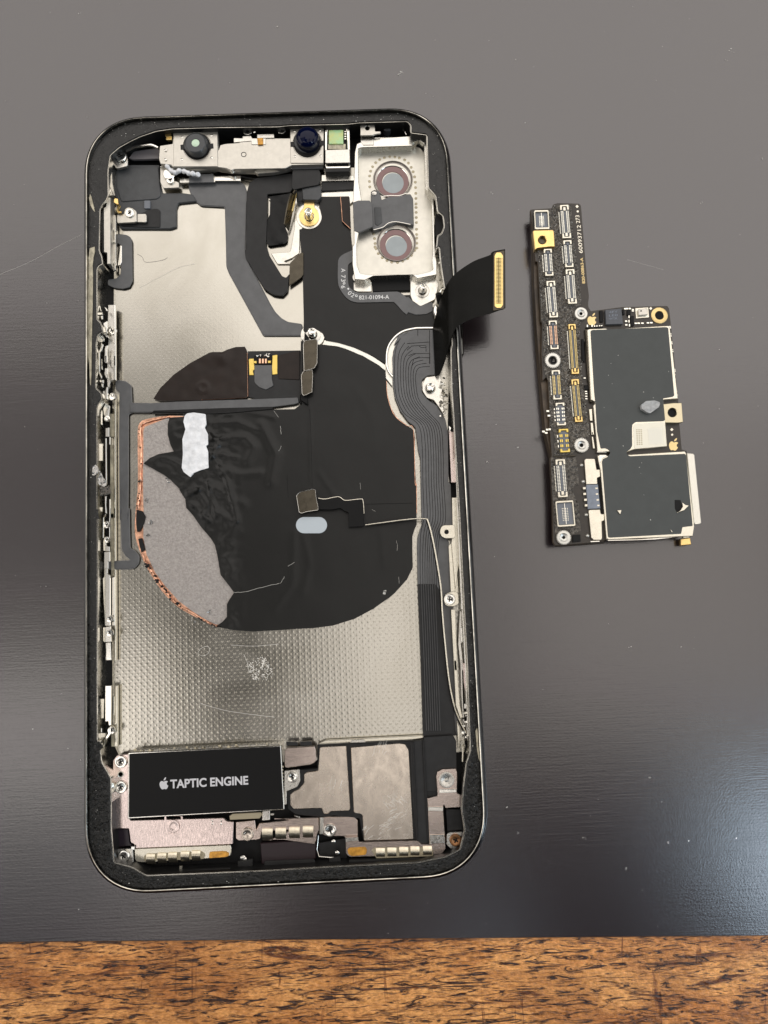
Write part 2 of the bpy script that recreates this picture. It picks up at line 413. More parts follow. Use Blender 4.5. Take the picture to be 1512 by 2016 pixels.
def mat_plate():
    m = mk('embossed_backplate', (0.6, 0.57, 0.5), 0.3, 1.0)
    nt = m.node_tree; ln = nt.links; b = nt.nodes['Principled BSDF']
    tc = nt.nodes.new('ShaderNodeTexCoord'); sep = nt.nodes.new('ShaderNodeSeparateXYZ'); ln.new(tc.outputs['Object'], sep.inputs[0])
    def mth(op, a, bb=None, c=None):
        n = nt.nodes.new('ShaderNodeMath'); n.operation = op
        for i, v in enumerate((a, bb, c)):
            if v is None: continue
            if isinstance(v, (int, float)): n.inputs[i].default_value = v
            else: ln.new(v, n.inputs[i])
        return n.outputs[0]
    k = 2 * math.pi / 0.00108
    cx = mth('COSINE', mth('MULTIPLY', sep.outputs[0], k)); cy = mth('COSINE', mth('MULTIPLY', sep.outputs[1], k * .93))
    dots = mth('POWER', mth('MAXIMUM', mth('MULTIPLY', cx, cy), 0), 2.0)
    c2 = mth('MULTIPLY', cx, 0.16)
    nz = nt.nodes.new('ShaderNodeTexNoise'); nz.inputs['Scale'].default_value = 90; nz.inputs['Detail'].default_value = 3; ln.new(tc.outputs['Object'], nz.inputs['Vector'])
    # relief is strong in the lower part, faint higher up
    mr = nt.nodes.new('ShaderNodeMapRange'); mr.inputs['From Min'].default_value = -0.012; mr.inputs['From Max'].default_value = 0.022
    mr.inputs['To Min'].default_value = 1.0; mr.inputs['To Max'].default_value = 0.16; ln.new(sep.outputs[1], mr.inputs[0])
    hm = mth('MULTIPLY', mth('ADD', dots, c2), mth('MULTIPLY', mr.outputs[0], mth('ADD', mth('MULTIPLY', nz.outputs['Fac'], 1.2), 0.3)))
    n2 = nt.nodes.new('ShaderNodeTexNoise'); n2.inputs['Scale'].default_value = 3500; n2.inputs['Detail'].default_value = 3; ln.new(tc.outputs['Object'], n2.inputs['Vector'])
    h = mth('ADD', hm, mth('MULTIPLY', n2.outputs['Fac'], 0.35))
    bp = nt.nodes.new('ShaderNodeBump'); bp.inputs['Distance'].default_value = 0.0095 * MM; ln.new(h, bp.inputs['Height']); ln.new(bp.outputs[0], b.inputs['Normal'])
    # scuffs: colour + roughness
    n3 = nt.nodes.new('ShaderNodeTexNoise'); n3.inputs['Scale'].default_value = 45; n3.inputs['Detail'].default_value = 8; n3.inputs['Distortion'].default_value = 1.5; ln.new(tc.outputs['Object'], n3.inputs['Vector'])
    r = nt.nodes.new('ShaderNodeValToRGB'); ln.new(n3.outputs['Fac'], r.inputs[0])
    r.color_ramp.elements[0].position = .3; r.color_ramp.elements[0].color = (0.43, 0.41, 0.355, 1)
    r.color_ramp.elements[1].position = .7; r.color_ramp.elements[1].color = (0.53, 0.51, 0.455, 1); ln.new(r.outputs[0], b.inputs['Base Color'])
    mr2 = nt.nodes.new('ShaderNodeMapRange'); mr2.inputs['To Min'].default_value = .15; mr2.inputs['To Max'].default_value = .25; ln.new(n3.outputs['Fac'], mr2.inputs[0]); ln.new(mr2.outputs[0], b.inputs['Roughness'])
    return m
m_plate = mat_plate()

def mat_mat():
    m = mk('dark_laminate', (0.013, 0.006, 0.008), 0.215, ior=2.0)
    nt = m.node_tree; ln = nt.links; b = nt.nodes['Principled BSDF']
    tc = nt.nodes.new('ShaderNodeTexCoord')
    mp = nt.nodes.new('ShaderNodeMapping'); mp.inputs['Scale'].default_value = (120, 3400, 1); ln.new(tc.outputs['Object'], mp.inputs[0])
    n = nt.nodes.new('ShaderNodeTexNoise'); n.inputs['Scale'].default_value = 1; n.inputs['Detail'].default_value = 5; n.inputs['Distortion'].default_value = .6; ln.new(mp.outputs[0], n.inputs['Vector'])
    n2 = nt.nodes.new('ShaderNodeTexNoise'); n2.inputs['Scale'].default_value = 2600; n2.inputs['Detail'].default_value = 3; ln.new(tc.outputs['Object'], n2.inputs['Vector'])
    n3 = nt.nodes.new('ShaderNodeTexNoise'); n3.inputs['Scale'].default_value = 14; n3.inputs['Detail'].default_value = 3; ln.new(tc.outputs['Object'], n3.inputs['Vector'])
    ad = nt.nodes.new('ShaderNodeMath'); ad.operation = 'ADD'
    mu = nt.nodes.new('ShaderNodeMath'); mu.operation = 'MULTIPLY'; mu.inputs[1].default_value = 1.0; ln.new(n2.outputs['Fac'], mu.inputs[0])
    ln.new(n.outputs['Fac'], ad.inputs[0]); ln.new(mu.outputs[0], ad.inputs[1])
    bp = nt.nodes.new('ShaderNodeBump'); bp.inputs['Distance'].default_value = 0.013 * MM; ln.new(ad.outputs[0], bp.inputs['Height']); ln.new(bp.outputs[0], b.inputs['Normal'])
    r = nt.nodes.new('ShaderNodeValToRGB'); ln.new(n3.outputs['Fac'], r.inputs[0])
    r.color_ramp.elements[0].position = .3; r.color_ramp.elements[0].color = (0.011, 0.005, 0.007, 1)
    r.color_ramp.elements[1].position = .7; r.color_ramp.elements[1].color = (0.016, 0.009, 0.010, 1); ln.new(r.outputs[0], b.inputs['Base Color'])
    return m
def mat_wood():
    m = mk('brown_wood_grain', (0.42, 0.2, 0.06), 0.3)
    nt = m.node_tree; ln = nt.links; b = nt.nodes['Principled BSDF']; tc = nt.nodes.new('ShaderNodeTexCoord')
    def nz(sx, sy, d, dist=0, rough=.6):
        mp = nt.nodes.new('ShaderNodeMapping'); mp.inputs['Scale'].default_value = (sx, sy, 1); ln.new(tc.outputs['Object'], mp.inputs[0])
        n = nt.nodes.new('ShaderNodeTexNoise'); n.inputs['Scale'].default_value = 1; n.inputs['Detail'].default_value = d; n.inputs['Distortion'].default_value = dist; n.inputs['Roughness'].default_value = rough
        ln.new(mp.outputs[0], n.inputs['Vector']); return n.outputs['Fac']
    def ramp(f, p0, c0, p1, c1):
        r = nt.nodes.new('ShaderNodeValToRGB'); ln.new(f, r.inputs[0]); r.color_ramp.elements[0].position = p0; r.color_ramp.elements[0].color = (*c0, 1)
        r.color_ramp.elements[1].position = p1; r.color_ramp.elements[1].color = (*c1, 1); return r.outputs[0]
    def mul(a, c):
        x = nt.nodes.new('ShaderNodeMix'); x.data_type = 'RGBA'; x.blend_type = 'MULTIPLY'; x.inputs[0].default_value = 1; ln.new(a, x.inputs[6]); ln.new(c, x.inputs[7]); return x.outputs[2]
    base = ramp(nz(30, 110, 5, .8), .32, (0.60, 0.24, 0.06), .68, (1.0, 0.52, 0.18))
    dash = ramp(nz(170, 1100, 5, 1.8, .66), .405, (0.045, 0.022, 0.011), .50, (1, 1, 1))
    big = ramp(nz(40, 300, 6, 1.8, .7), .37, (0.17, 0.10, 0.06), .46, (1, 1, 1))
    dens = ramp(nz(38, 75, 4, 1.0), .36, (0.60, 0.52, 0.44),   .60, (1, 1, 1))
    cr = ramp(nz(420, 45, 4, .8), .30, (0.28, .17, .10), .36, (1, 1, 1))
    mott = ramp(nz(900, 1400, 3), .35, (0.62, 0.56, 0.48), .65, (1.1, 1.08, 1.05))
    ln.new(mul(mul(mul(mul(mul(base, dash), big), cr), mott), dens), b.inputs['Base Color'])
    bp = nt.nodes.new('ShaderNodeBump'); bp.inputs['Distance'].default_value = 0.20 * MM; ln.new(nz(1300, 1900, 3), bp.inputs['Height']); ln.new(bp.outputs[0], b.inputs['Normal'])
    b.inputs['Coat Weight'].default_value = 0.35; b.inputs['Coat Roughness'].default_value = 0.1
    bc_ = nt.nodes.new('ShaderNodeBump'); bc_.inputs['Distance'].default_value = 0.55 * MM; ln.new(nz(1000, 1350, 2), bc_.inputs['Height']); ln.new(bc_.outputs[0], b.inputs['Coat Normal'])
    return m
m_mat = mat_mat(); m_wood = mat_wood()

# ------------------------------------------------------------------ the setting
def boxobj(name, x0, x1, y0, y1, z0, z1, mat, parent=None, **k):
    return prism_mm(name, [(x0, y0), (x1, y0), (x1, y1), (x0, y1)], z1, z1 - z0, mat, parent, **k)
table = boxobj('table_top', -400, 420, -330, 480, -30, -0.8, m_wood, bev=1.0); table['kind'] = 'structure'
e0 = W((0, 1856), 0); e1 = W((1512, 1843), 0)
sl = (e1[1] - e0[1]) / (e1[0] - e0[0])
yl = e0[1] + sl * (-330 - e0[0]); yr = e0[1] + sl * (360 - e0[0])
desk_mat = prism_mm('desk_mat', [(-330, yl), (360, yr), (352, 420), (-338, 400)], 0, 0.78, m_mat, bev=0.15)
desk_mat['label'] = 'large dark brown laminate desk mat under the opened phone'; desk_mat['category'] = 'mat'
bd = Batch()
rd = random.Random(3)
for k in range(120):
    p = W((rd.uniform(0, 1512), rd.uniform(0, 1840)), 0)
    bd.flake(p, rd.choice((.04, .05, .06, .07, .1)), 0.012)
for px in ((784, 147), (787, 145), (790, 142), (786, 146), (790, 141), (1438, 98), (1442, 103), (1430, 120), (1000, 1590), (1020, 1640), (1150, 905), (1210, 930), (1020, 880), (1280, 1530), (960, 910), (1317, 1659), (1230, 1710), (545, 53), (157, 26), (1380, 399), (1500, 313), (968, 380), (1240, 1275), (1340, 1275), (1150, 1650)):
    for q in range(3): bd.flake(W((px[0] + rd.uniform(-3, 3), px[1] + rd.uniform(-2, 2)), 0), rd.uniform(.06, .15), 0.015)
dust = bd.done('dust', m_dust); dust['label'] = 'pale dust specks scattered over the dark desk mat'; dust['category'] = 'dust'
# hair-thin scratches on the mat
def scratch(px, parent, z=0.012, r=.025, m=None): return tube('scratch', [P3(p, z) for p in spline(px, 5, False)], r, m or m_dust, parent, n=4, flat=.4)
scratch(X('0,540 60,515 120,482 160,462'), desk_mat, r=.018); scratch(X('1235,511 1270,521 1306,531'), desk_mat, r=.012)

# ------------------------------------------------------------------ THE PHONE
phone = bpy.data.objects.new('smartphone', None); col.objects.link(phone); CENTER['smartphone'] = Vector((0, 0, 0))
phone['label'] = 'opened smartphone shell without its screen, lying on the dark mat'; phone['category'] = 'smartphone'
def rrect(hw, hh, r, n=14):
    out = []
    for cx, cy, a0 in ((hw - r, hh - r, 0), (-hw + r, hh - r, 90), (-hw + r, -hh + r, 180), (hw - r, -hh + r, 270)):
        for k in range(n + 1):
            a = math.radians(a0 + 90 * k / n)
            c, s = math.cos(a), math.sin(a); e = 2 / 2.25
            out.append((cx + r * math.copysign(abs(c) ** e, c), cy + r * math.copysign(abs(s) ** e, s)))
    return out
HW, HH, RC = 35.45, 71.8, 12.2
def ringloft(name, prof, mat, parent, **k):
    V_, F_ = [], []; n = None
    for d, z in prof:
        lp = rrect(HW - d, HH - d, max(1.0, RC - d)); n = len(lp); V_ += [(p[0], p[1], z) for p in lp]
    for i in range(len(prof) - 1):
        for q in range(n):
            j = (q + 1) % n; F_.append([i * n + q, i * n + j, (i + 1) * n + j, (i + 1) * n + q])
    return finish(name, V_, F_, mat, parent, auto=28, **k)
ringloft('steel_band', [(1.9, .35), (.9, .75), (.3, 1.7), (.05, 2.8), (0, 3.9), (.05, 5.2), (.28, 6.5), (.55, 7.2), (.82, 7.55), (1.0, 7.62), (1.12, 7.55), (1.2, 7.1), (1.3, 6.95)], m_steel, phone)
ringloft('rim_lip', [(1.02, 7.55), (1.02, 7.72), (1.10, 7.78), (1.20, 7.72), (1.22, 7.3)], m_lip, phone)
prism_mm('back_glass', rrect(HW - 1.7, HH - 1.7, RC - 1.7), 0.9, 0.75, m_black, phone)
prism_mm('inner_floor', rrect(HW - 1.6, HH - 1.6, RC - 1.6), 1.9, 0.9, m_void, phone, bev=0)
ledge_px = (A('240,700 238,520 255,400 320,345 400,300 480,262 600,222 720,205 1060,195 1500,190') + B('270,180 700,170 790,160 1140,150 1165,175 1165,235 1285,250 1295,640 1350,700 1365,820 1405,850 1415,930 1395,985 1365,1000 1355,1100')
  + C('1000,20 1010,130') + R1('490,980 505,1180 478,1290 490,2016') + R6('485,0 552,1134') + R2('540,0 640,2016') + R5('758,1134') + R3('715,600 745,1400 760,1800')
  + L('1330,250 1310,420 1300,560 1322,700 1290,830 1190,880 1000,918 530,940') + K('1330,985 1000,1000 500,1020 400,962 270,925 262,830 250,690 250,500 248,330 182,215 165,60')
  + L6('495,1134 490,0') + L7('495,1134 495,0') + L3('398,2016 395,0') + L2('392,1300 440,1180 525,1080 500,930 365,800 365,600 380,0') + L5('470,720 500,560 600,500 560,340 485,270 485,0')
  + L1('395,1900 430,1810 540,1760 510,1560 450,1440 470,400 540,270 610,190'))
ledge_mm = fillet([W(p, 6.75) for p in ledge_px], 0.35, 3)
prism_mm('inner_frame', rrect(HW - 1.28, HH - 1.28, RC - 1.28), 6.75, 5.0, m_alu, phone, bev=0.1, holes=[ledge_mm])
fr_ = bpy.data.objects['inner_frame']; fr_.data.materials.append(m_black)
for p_ in fr_.data.polygons:
    y_ = (p_.center.y + fr_.location.y) * 1000
    if (y_ < -56 or y_ > 62.5) and p_.normal.z < .9: p_.material_index = 1
lin = ccw(dedupe(ledge_mm)); lout = inset(lin, -0.16); lfar = inset(lin, -0.5)
# black gasket adhesive with real lumps on top of the ledge
gum_out = rrect(HW - 1.24, HH - 1.24, RC - 1.24)
prism_mm('screen_gasket', gum_out, 6.93, .17, m_gum, phone, bev=.08, holes=[lout])
bl = Batch(); rg = random.Random(11)
def in_poly(x, y, lp):
    c = False; j = len(lp) - 1
    for i in range(len(lp)):
        if (lp[i][1] > y) != (lp[j][1] > y) and x < (lp[j][0] - lp[i][0]) * (y - lp[i][1]) / (lp[j][1] - lp[i][1]) + lp[i][0]: c = not c
        j = i
    return c
cnt = 0
while cnt < 2400:
    s = rg.random() * 430; x, y = rg.uniform(-34.2, 34.2), rg.uniform(-70.5, 70.5)
    if rg.random() < .75: x = math.copysign(rg.uniform(30.6, 34.2), rg.uniform(-1, 1))
    else: y = math.copysign(rg.uniform(66.8, 70.6), rg.uniform(-1, 1))
    if in_poly(x, y, gum_out) and not in_poly(x, y, lfar):
        q_ = 1 if y < -25 else .35
        bl.blob((x, y), rg.uniform(.10, .42) * (.5 + q_ / 2), rg.uniform(.03, .14) * q_, 6.92, .5); cnt += 1
bl.done('adhesive_lumps', m_gum, phone)
bl = Batch(); cnt = 0
while cnt < 380:
    x, y = rg.uniform(-34.2, 34.2), rg.uniform(-70.5, 70.5)
    if rg.random() < .6: x = math.copysign(rg.uniform(31.5, 34.1), rg.uniform(-1, 1))
    else: y = math.copysign(rg.uniform(67.5, 70.5), rg.uniform(-1, 1))
    if in_poly(x, y, gum_out) and not in_poly(x, y, lout):
        bl.flake((x, y), rg.choice((.03, .04, .05, .06, .1)), 6.99); cnt += 1
bl.done('lint_specks', m_dust, phone)
le_ = inset(lin, .03)
tube('inner_edge_highlight', [(x, y, 6.80) for x, y in le_ + le_[:1]], .065, m_lip, phone, n=6)  # pale tube drawn as the glare line along the ledge
m_gumd = mk('lumpy_black_glue', (0.008, 0.008, 0.007), 0.22, ior=1.42, bump=.5, bs=1.3, detail=9)
oa = [(-34.15, -38)] + [p for p in gum_out if p[1] < -38.5] + [(34.15, -38)]
i0 = next(i for i in range(len(lfar)) if lfar[i][1] < -38 and lfar[i - 1][1] >= -38)
ia = [q for q in (lfar[(i0 + k) % len(lfar)] for k in range(len(lfar))) if q[1] < -38]
if ia[0][0] > ia[-1][0]: ia.reverse()
glue_poly = inset(ccw(dedupe(oa + ia[::-1])), .12)
prism_mm('lower_gasket_glue', glue_poly, 6.99, .06, m_gumd, phone, bev=.02)
bl = Batch(); cnt = 0
while cnt < 1500:
    x, y = rg.uniform(-34, 34), rg.uniform(-70.4, -38)
    if in_poly(x, y, glue_poly): bl.blob((x, y), rg.uniform(.12, .45), rg.uniform(.05, .2), 6.97, .6); cnt += 1
bl.done('glue_lumps', m_gumd, phone)
# dried yellowish glue along the left ledge
sheet('dried_glue', L1('215,20 250,90 300,300 340,470 290,420 225,300 190,120'), 7.12, lambda x, y: .08 * mnoise.noise(Vector((x * 3, y * 3, 1))), m_residue, phone, step=.25, edge=.1)
sheet('dried_glue', L1('205,1370 330,1330 340,1440 300,1600 280,1800 290,2016') + L5('400,0 390,300 385,600 380,900 378,1134') + L2('255,200 245,560 235,740 215,700 205,400 190,0') + L5('310,1134 310,0') + L1('180,2016 180,1600'), 7.12,
      lambda x, y: .10 * mnoise.noise(Vector((x * 3, y * 2, 2))), m_residue, phone, step=.25, edge=.1)
# side buttons
def button(pxa, pxb, side):
    a = W(pxa, 4); b = W(pxb, 4); x = -HW if side < 0 else HW
    y0, y1 = min(a[1], b[1]), max(a[1], b[1])
    return prism_mm('side_button', fillet([(x - .35, y0), (x + .35, y0), (x + .35, y1), (x - .35, y1)], .3), 5.0, 2.0, m_steel, phone, bev=.2)
button((170, 432), (170, 482), -1); button((168, 534), (168, 636), -1); button((168, 665), (168, 768), -1)
button((905, 560), (915, 702), 1)

# back plate
plate_px = X('226,345 560,335 700,330 880,340 886,640 880,900 905,1180 915,1480 560,1500 240,1500 222,1460 219,900 222,780 224,600')
plate = sheet('back_plate', plate_px, 2.35, lambda x, y: 0.05 * mnoise.noise(Vector((x * .06, y * .05, 0))), m_plate, phone, step=2.5, thick=.4)
# scuffs on the plate
m_scuff = mk('scuff_residue', (0.86, 0.84, 0.78), 0.6, .5)
for pts in ('455,1270 500,1272 548,1268', '395,1385 450,1400 540,1412', '480,1288 487,1305 490,1325', '325,1440 322,1432 330,1425'): scratch(X(pts), plate, 2.41, .02, m_scuff)
scratch(D('470,440 640,350 760,290 880,262'), plate, 2.41, .02, m_scuff); scratch(D('455,190 490,210 520,250 640,235 680,215'), plate, 2.41, .02, m_trace)
scratch(J('905,135 930,100 975,85 992,105 980,140 940,155 905,140'), plate, 2.41, .02, m_scuff)
bb = Batch()
for k in range(260):
    a = rg.random() * 6.28; r_ = math.sqrt(rg.random()); px = (512 + 24 * r_ * math.cos(a) + 4 * math.sin(a * 3), 1318 + 24 * r_ * math.sin(a))
    bb.flake(W(px, 2.4), rg.uniform(.06, .16), 2.385, .1)
bb.done('glue_haze', m_scuff, plate)

# screws
def screw(name, px, r_px, z, parent, mat=None, deep=False, cross=True):
    c = W(px, z); rr = r_px / 10.3
    o = lathe(name, c, [(rr, z - .35), (rr, z - .08), (rr * .92, z), (rr * .60, z + .02), (rr * .5, z - .02)], mat or m_bright, parent, n=28)
    if cross:
        b = Batch(); an = 0.5 + px[0] * .37
        for q in (0, 1):
            a = an + q * math.pi / 2; b.box(c, (math.cos(a), math.sin(a)), rr * .42, rr * .11, z - .04, z + .025 + q * .004)
        b.done('cross_slot', m_void, o, kind=None)
    return o
def standoff(px, r_base, r_post, z0, h, parent, base_mat=None, post_mat=None):
    c = W(px, z0)
    o = lathe('screw_post', c, [(r_post * 1.25, z0 - .1), (r_post * 1.25, z0 + .1), (r_post * 1.02, z0 + .3), (r_post, z0 + h), (r_post * .82, z0 + h + .05), (r_post * .62, z0 + h), (r_post * .55, z0 + h - .6), (.01, z0 + h - .6)], post_mat or m_bright, parent, n=26)
    if r_base: lathe('post_base', c, [(r_base, z0 - .3), (r_base, z0), (r_base * .95, z0 + .05), (r_post * 1.3, z0 + .06)], base_mat or m_nickel, o, n=36, closed=True)
    return o

# ---- upper left: textured tape, flexes
tape = prism('textured_tape', A('285,490 400,470 620,470 620,580 640,680 800,680 870,690 900,740 760,755 745,790 745,930 700,945 330,945 300,880 300,760 285,640'), 2.95, .5, m_tape, phone, r=3, bev=.12)
prism('raised_tape', A('300,500 610,480 630,700 600,725 335,745 300,640'), 3.15, .25, m_tape, tape, r=4, bev=.12)
prism('flex_patch', A('550,800 600,795 625,810 625,935 480,935 340,930 320,905'), 3.12, .2, m_flexd, tape, r=3)
prism('sensor_window', A('505,735 550,735 550,795 505,795'), 3.35, .4, m_slate, tape, r=2)
f1_px = (A('840,600 1180,585 1250,620 1275,690 1265,780') + D('1262,0 1255,160 1275,240') + T('380,250 640,750 700,850 780,930 860,975 1035,1000 1040,1134 560,1134 130,350 105,280 100,0')
  + D('1115,0') + A('1110,780 930,770 870,720 845,660'))
f1 = prism('grey_flex', f1_px, 2.85, .35, m_flex, phone, r=4, bev=.05)
prism_mm('flex_margin', inset(ccw(dedupe([W(p, 2.78) for p in fillet(f1_px, 4)])), -.13), 2.74, .2, m_flexm, f1, bev=0)
dk = prism('black_flex', S('0,40 90,60') + R('270,760 730,700 740,880 700,935 420,960') + S('355,280 355,520 340,880 370,990') + T('630,140 790,400 840,420 880,370 870,480 860,580 800,645 730,640 680,630 570,560 390,260 340,180 325,80') + S('90,950 90,680 100,240 130,130 200,75'), 3.25, .35, m_flexd, phone, r=2.5, bev=.06)
prism('stiffener', T('1020,110 1055,105 1055,380 1020,425 880,520 875,500 885,240 920,205'), 3.45, .2, m_stiff, dk, r=1.5)
gl = sheet('glossy_film', S('360,300 560,270 660,250 600,450 570,650 610,760 600,850 560,880 480,890 380,905 350,880 345,600 385,520 390,320'), 3.1,
   lambda x, y: .18 * math.sin(x * 1.1 + y * .4) + .10 * mnoise.noise(Vector((x * .8, y * .8, 0))), m_film2, phone, step=.35, thick=.2)
# edge-on flex connector standing beside it
def ribbon(name, pts, mat, parent, th=.12, label=None):
    """pts: list of (pxA, zA, pxB, zB) rungs"""
    V_, F_ = [], []
    for a, za, b, zb in pts:
        pa, pb = Vector(P3(a, za)), Vector(P3(b, zb)); V_ += [tuple(pa), tuple(pb)]
    m = len(pts)
    top = [Vector(v) for v in V_]; nrm = []
    for i in range(m):
        j = min(m - 2, i); e = (top[2 * j + 1] - top[2 * j]); d = top[2 * j + 2] - top[2 * j]; nn = e.cross(d).normalized()
        if nn.z < 0: nn = -nn
        nrm.append(nn)
    for i in range(m):
        for q in (0, 1): V_.append(tuple(top[2 * i + q] - nrm[i] * th))
    for i in range(m - 1):
        a, b, c, d = 2 * i, 2 * i + 1, 2 * i + 3, 2 * i + 2
        F_ += [[a, b, c, d], [a + 2 * m, d + 2 * m, c + 2 * m, b + 2 * m], [a, d, d + 2 * m, a + 2 * m], [b, b + 2 * m, c + 2 * m, c]]
    F_ += [[0, 2 * m, 2 * m + 1, 1], [2 * m - 2, 2 * m - 1, 4 * m - 1, 4 * m - 2]]
    return finish(name, V_, F_, mat, parent, auto=40, label=label)
def rungs(ea, za, eb, zb, n=6):
    A3 = spline([(p[0], p[1], z) for p, z in zip(ea, za)], n, False); B3 = spline([(p[0], p[1], z) for p, z in zip(eb, zb)], n, False)
    return [((a[0], a[1]), a[2], (b[0], b[1]), b[2]) for a, b in zip(A3, B3)]
sb = ribbon('upright_connector', rungs(S('690,210 640,300 600,460 570,640'), (6.5, 6.2, 5.6, 4.8), S('715,240 690,360 665,520 625,720'), (4.0, 4, 3.8, 3.2)), m_stiff, phone, .25)
bb = Batch()
for k in range(18):
    p = P3(S('%f,%f' % (712 - k * 2.6, 262 + k * 12.5))[0], 4.6); bb.box(p, (1, .2), .14, .05, 4.2, 4.75)
bb.done('pins', m_ping, sb)

# ---- front sensor module
mod = bpy.data.objects.new('front_sensor_bracket', None)
brk = prism('front_sensor_bracket', Q('110,430 300,400 310,215 500,210 970,205 985,500 1010,420 1090,400 1300,385') + R('20,320 110,300 215,265 700,265 700,110 1120,110 1115,590 720,600 640,640 0,650') + Q('1180,800 1100,765 970,750 310,745 280,715 120,700 95,620'), 5.4, 1.2, m_shieldw, phone, r=1.2, bev=.08,
            holes=[disc(Q('665,440')[0], 26), disc(R('915,330')[0], 27)])
prism('bracket_flange', Q('110,740 700,770 720,775 980,768 1180,810 1330,815') + R('0,660 270,660 640,640 700,600 1120,570 1120,610 730,640 500,690 300,705 260,680 0,672') + Q('1180,812 980,775 700,800 300,775 130,745'), 4.5, 1.0, m_shieldw, brk, r=.8)
prism('module_step', R('0,262 110,265 110,240 215,235 230,265 400,265 400,345 220,345 220,300 0,320'), 5.5, .3, m_nickel, brk, r=.5)
prism('cover_plate', Q('312,262 970,255 975,740 312,742'), 5.55, .2, m_shieldw, brk, r=1, bev=.08, holes=[disc(Q('665,440')[0], 27.5)])
prism('cover_plate', R('700,110 1120,110 1115,575 705,575'), 5.55, .2, m_shieldw, brk, r=1, bev=.08, holes=[disc(R('915,330')[0], 28.5)])
for px in list(Q('445,300 880,278 440,635 880,612 195,495 195,635')) + list(R('755,180 1070,170 760,490 1080,485')):
    lathe('rivet', W(px, 5.56), [(.27, 5.5), (.24, 5.6), (.12, 5.66), (.01, 5.67)], m_bright, brk, n=12)
lathe('pin_hole', W(Q('1360,560')[0], 5.42), [(.52, 5.35), (.52, 5.44), (.40, 5.43), (.38, 5.1), (.01, 5.1)], m_void, brk, n=20)
bb = Batch()
for px in R('245,385 340,380 580,380 580,540 445,585 250,590 65,595 150,335 430,450'): bb.blob(W(px, 5.4), .11, .03, 5.39)
bb.done('dimples', m_nickel, brk)
prism('flood_emitter_tab', R('290,262 365,262 365,340 300,345'), 5.75, .3, m_amber, brk, r=.6)
prism('gold_loop', Q('185,275 200,235 240,225 275,245 285,300 290,340 215,345 210,300'), 5.5, .6, m_gold, brk, r=1.5)
for k in range(3): 
    a, b = Q('205,%d 290,%d' % (300 + 20 * k, 300 + 20 * k)); tube('spring_coil', [P3(a, 5.6), P3(b, 5.6)], .07, m_ping, brk, n=6)
def camera_barrel(base_px, r_base, top_px, r_top, zt, glass, big):
    cb = Vector(W(base_px, 4.6)); ct = Vector(W(top_px, zt))
    o = lathe('camera_barrel', cb, [(r_base, 4.0), (r_base, 5.55), (r_base * .97, 5.75), (r_base * .86, 5.9), (r_base * .72, 5.95), (r_base * .70, 6.3)], m_rubber, brk, n=40, closed=True)
    o2 = lathe('barrel_top', ct, [(r_top * 1.04, 5.6), (r_top, zt - .15), (r_top * .90, zt), (r_top * .40, zt), (r_top * .36, zt - .12)] if not big else [(r_top * 1.08, 5.6), (r_top * 1.02, 6.1), (r_top, zt - .1), (r_top * .95, zt), (r_top * .9, zt - .05)], m_rubber if not big else mk('blue_black_barrel', (.006, .008, .02), .18, ior=1.4), o, n=40, closed=True)
    if big: lathe('lens_glass', ct, [(r_top * .96, zt - .1), (r_top * .86, zt + .25), (r_top * .66, zt + .5), (r_top * .40, zt + .66), (.01, zt + .74)], m_glassd, o2, n=40)
    else: lathe('lens_glass', ct, [(r_top * .38, zt - .08), (r_top * .3, zt - .02), (.01, zt)], m_glassg, o2, n=30)
    return o
for c_, r_ in ((Q('665,440')[0], 2.62), (R('915,330')[0], 2.75)):
    cc = Vector(W(c_, 5.5)); bb = Batch()
    for s_ in (-1, 1): bb.box((cc.x + s_ * r_, cc.y - .1), (1, .05), .55, .5, 4.8, 5.62)
    bb.done('barrel_ears', m_black, brk, kind=None)
    lathe('barrel_seat', cc, [(r_ * .99, 5.3), (r_ * .99, 5.5), (.01, 5.5)], m_void, brk, n=36)
camera_barrel(Q('668,455')[0], 2.35, Q('640,385')[0], 2.02, 7.2, m_glassg, False)
camera_barrel(R('915,335')[0], 2.55, R('912,245')[0], 2.15, 7.3, m_glassd, True)
# dot projector block with green window
pj = prism('projector_case', R('1130,130 1430,115 1450,580 1440,680 1135,685'), 5.2, 2.4, m_black, phone, r=2)
prism('projector_frame', R('1130,150 1160,125 1420,115 1440,150 1445,400 1445,560 1140,565 1130,400'), 5.75, .5, m_bright, pj, r=2.5, holes=[R('1165,165 1400,155 1412,405 1160,410')], bev=.1)
prism('green_window', R('1180,165 1360,160 1360,335 1180,335'), 5.7, .7, m_greeng, pj, r=1)
prism('amber_strip', R('1170,335 1390,335 1390,405 1170,400'), 5.45, .6, m_residue, pj)
prism('projector_cover', R('1135,410 1440,400 1445,560 1430,570 1150,575 1135,560'), 5.95, .25, m_nickel, pj, r=2, bev=.08)
prism('projector_foot', R('1130,580 1445,575 1445,620 1430,635 1150,640'), 5.3, .6, m_bright, pj, r=2, holes=[R('1160,585 1420,582 1420,610 1160,612')])
bb = Batch()
for k in range(4): bb.box(P3(R('1385,%d' % (185 + k * 30))[0], 5.7), (1, 0), .16, .11, 5.5, 5.78)
bb.done('pads', m_pinw, pj, kind=None)
# screws above the module
for px in (Q('1420,215')[0], R('595,165')[0], R('165,175')[0]): screw('screw', px, 8, 5.6, phone)
for px in R('315,155 440,155 260,185'): lathe('contact_bump', W(px, 5.2), [(.35, 5.0), (.3, 5.3), (.1, 5.42), (.01, 5.43)], m_bright, phone, n=14)
prism('small_plate', R('290,215 500,210 505,262 290,265'), 5.6, .2, m_nickel, phone)
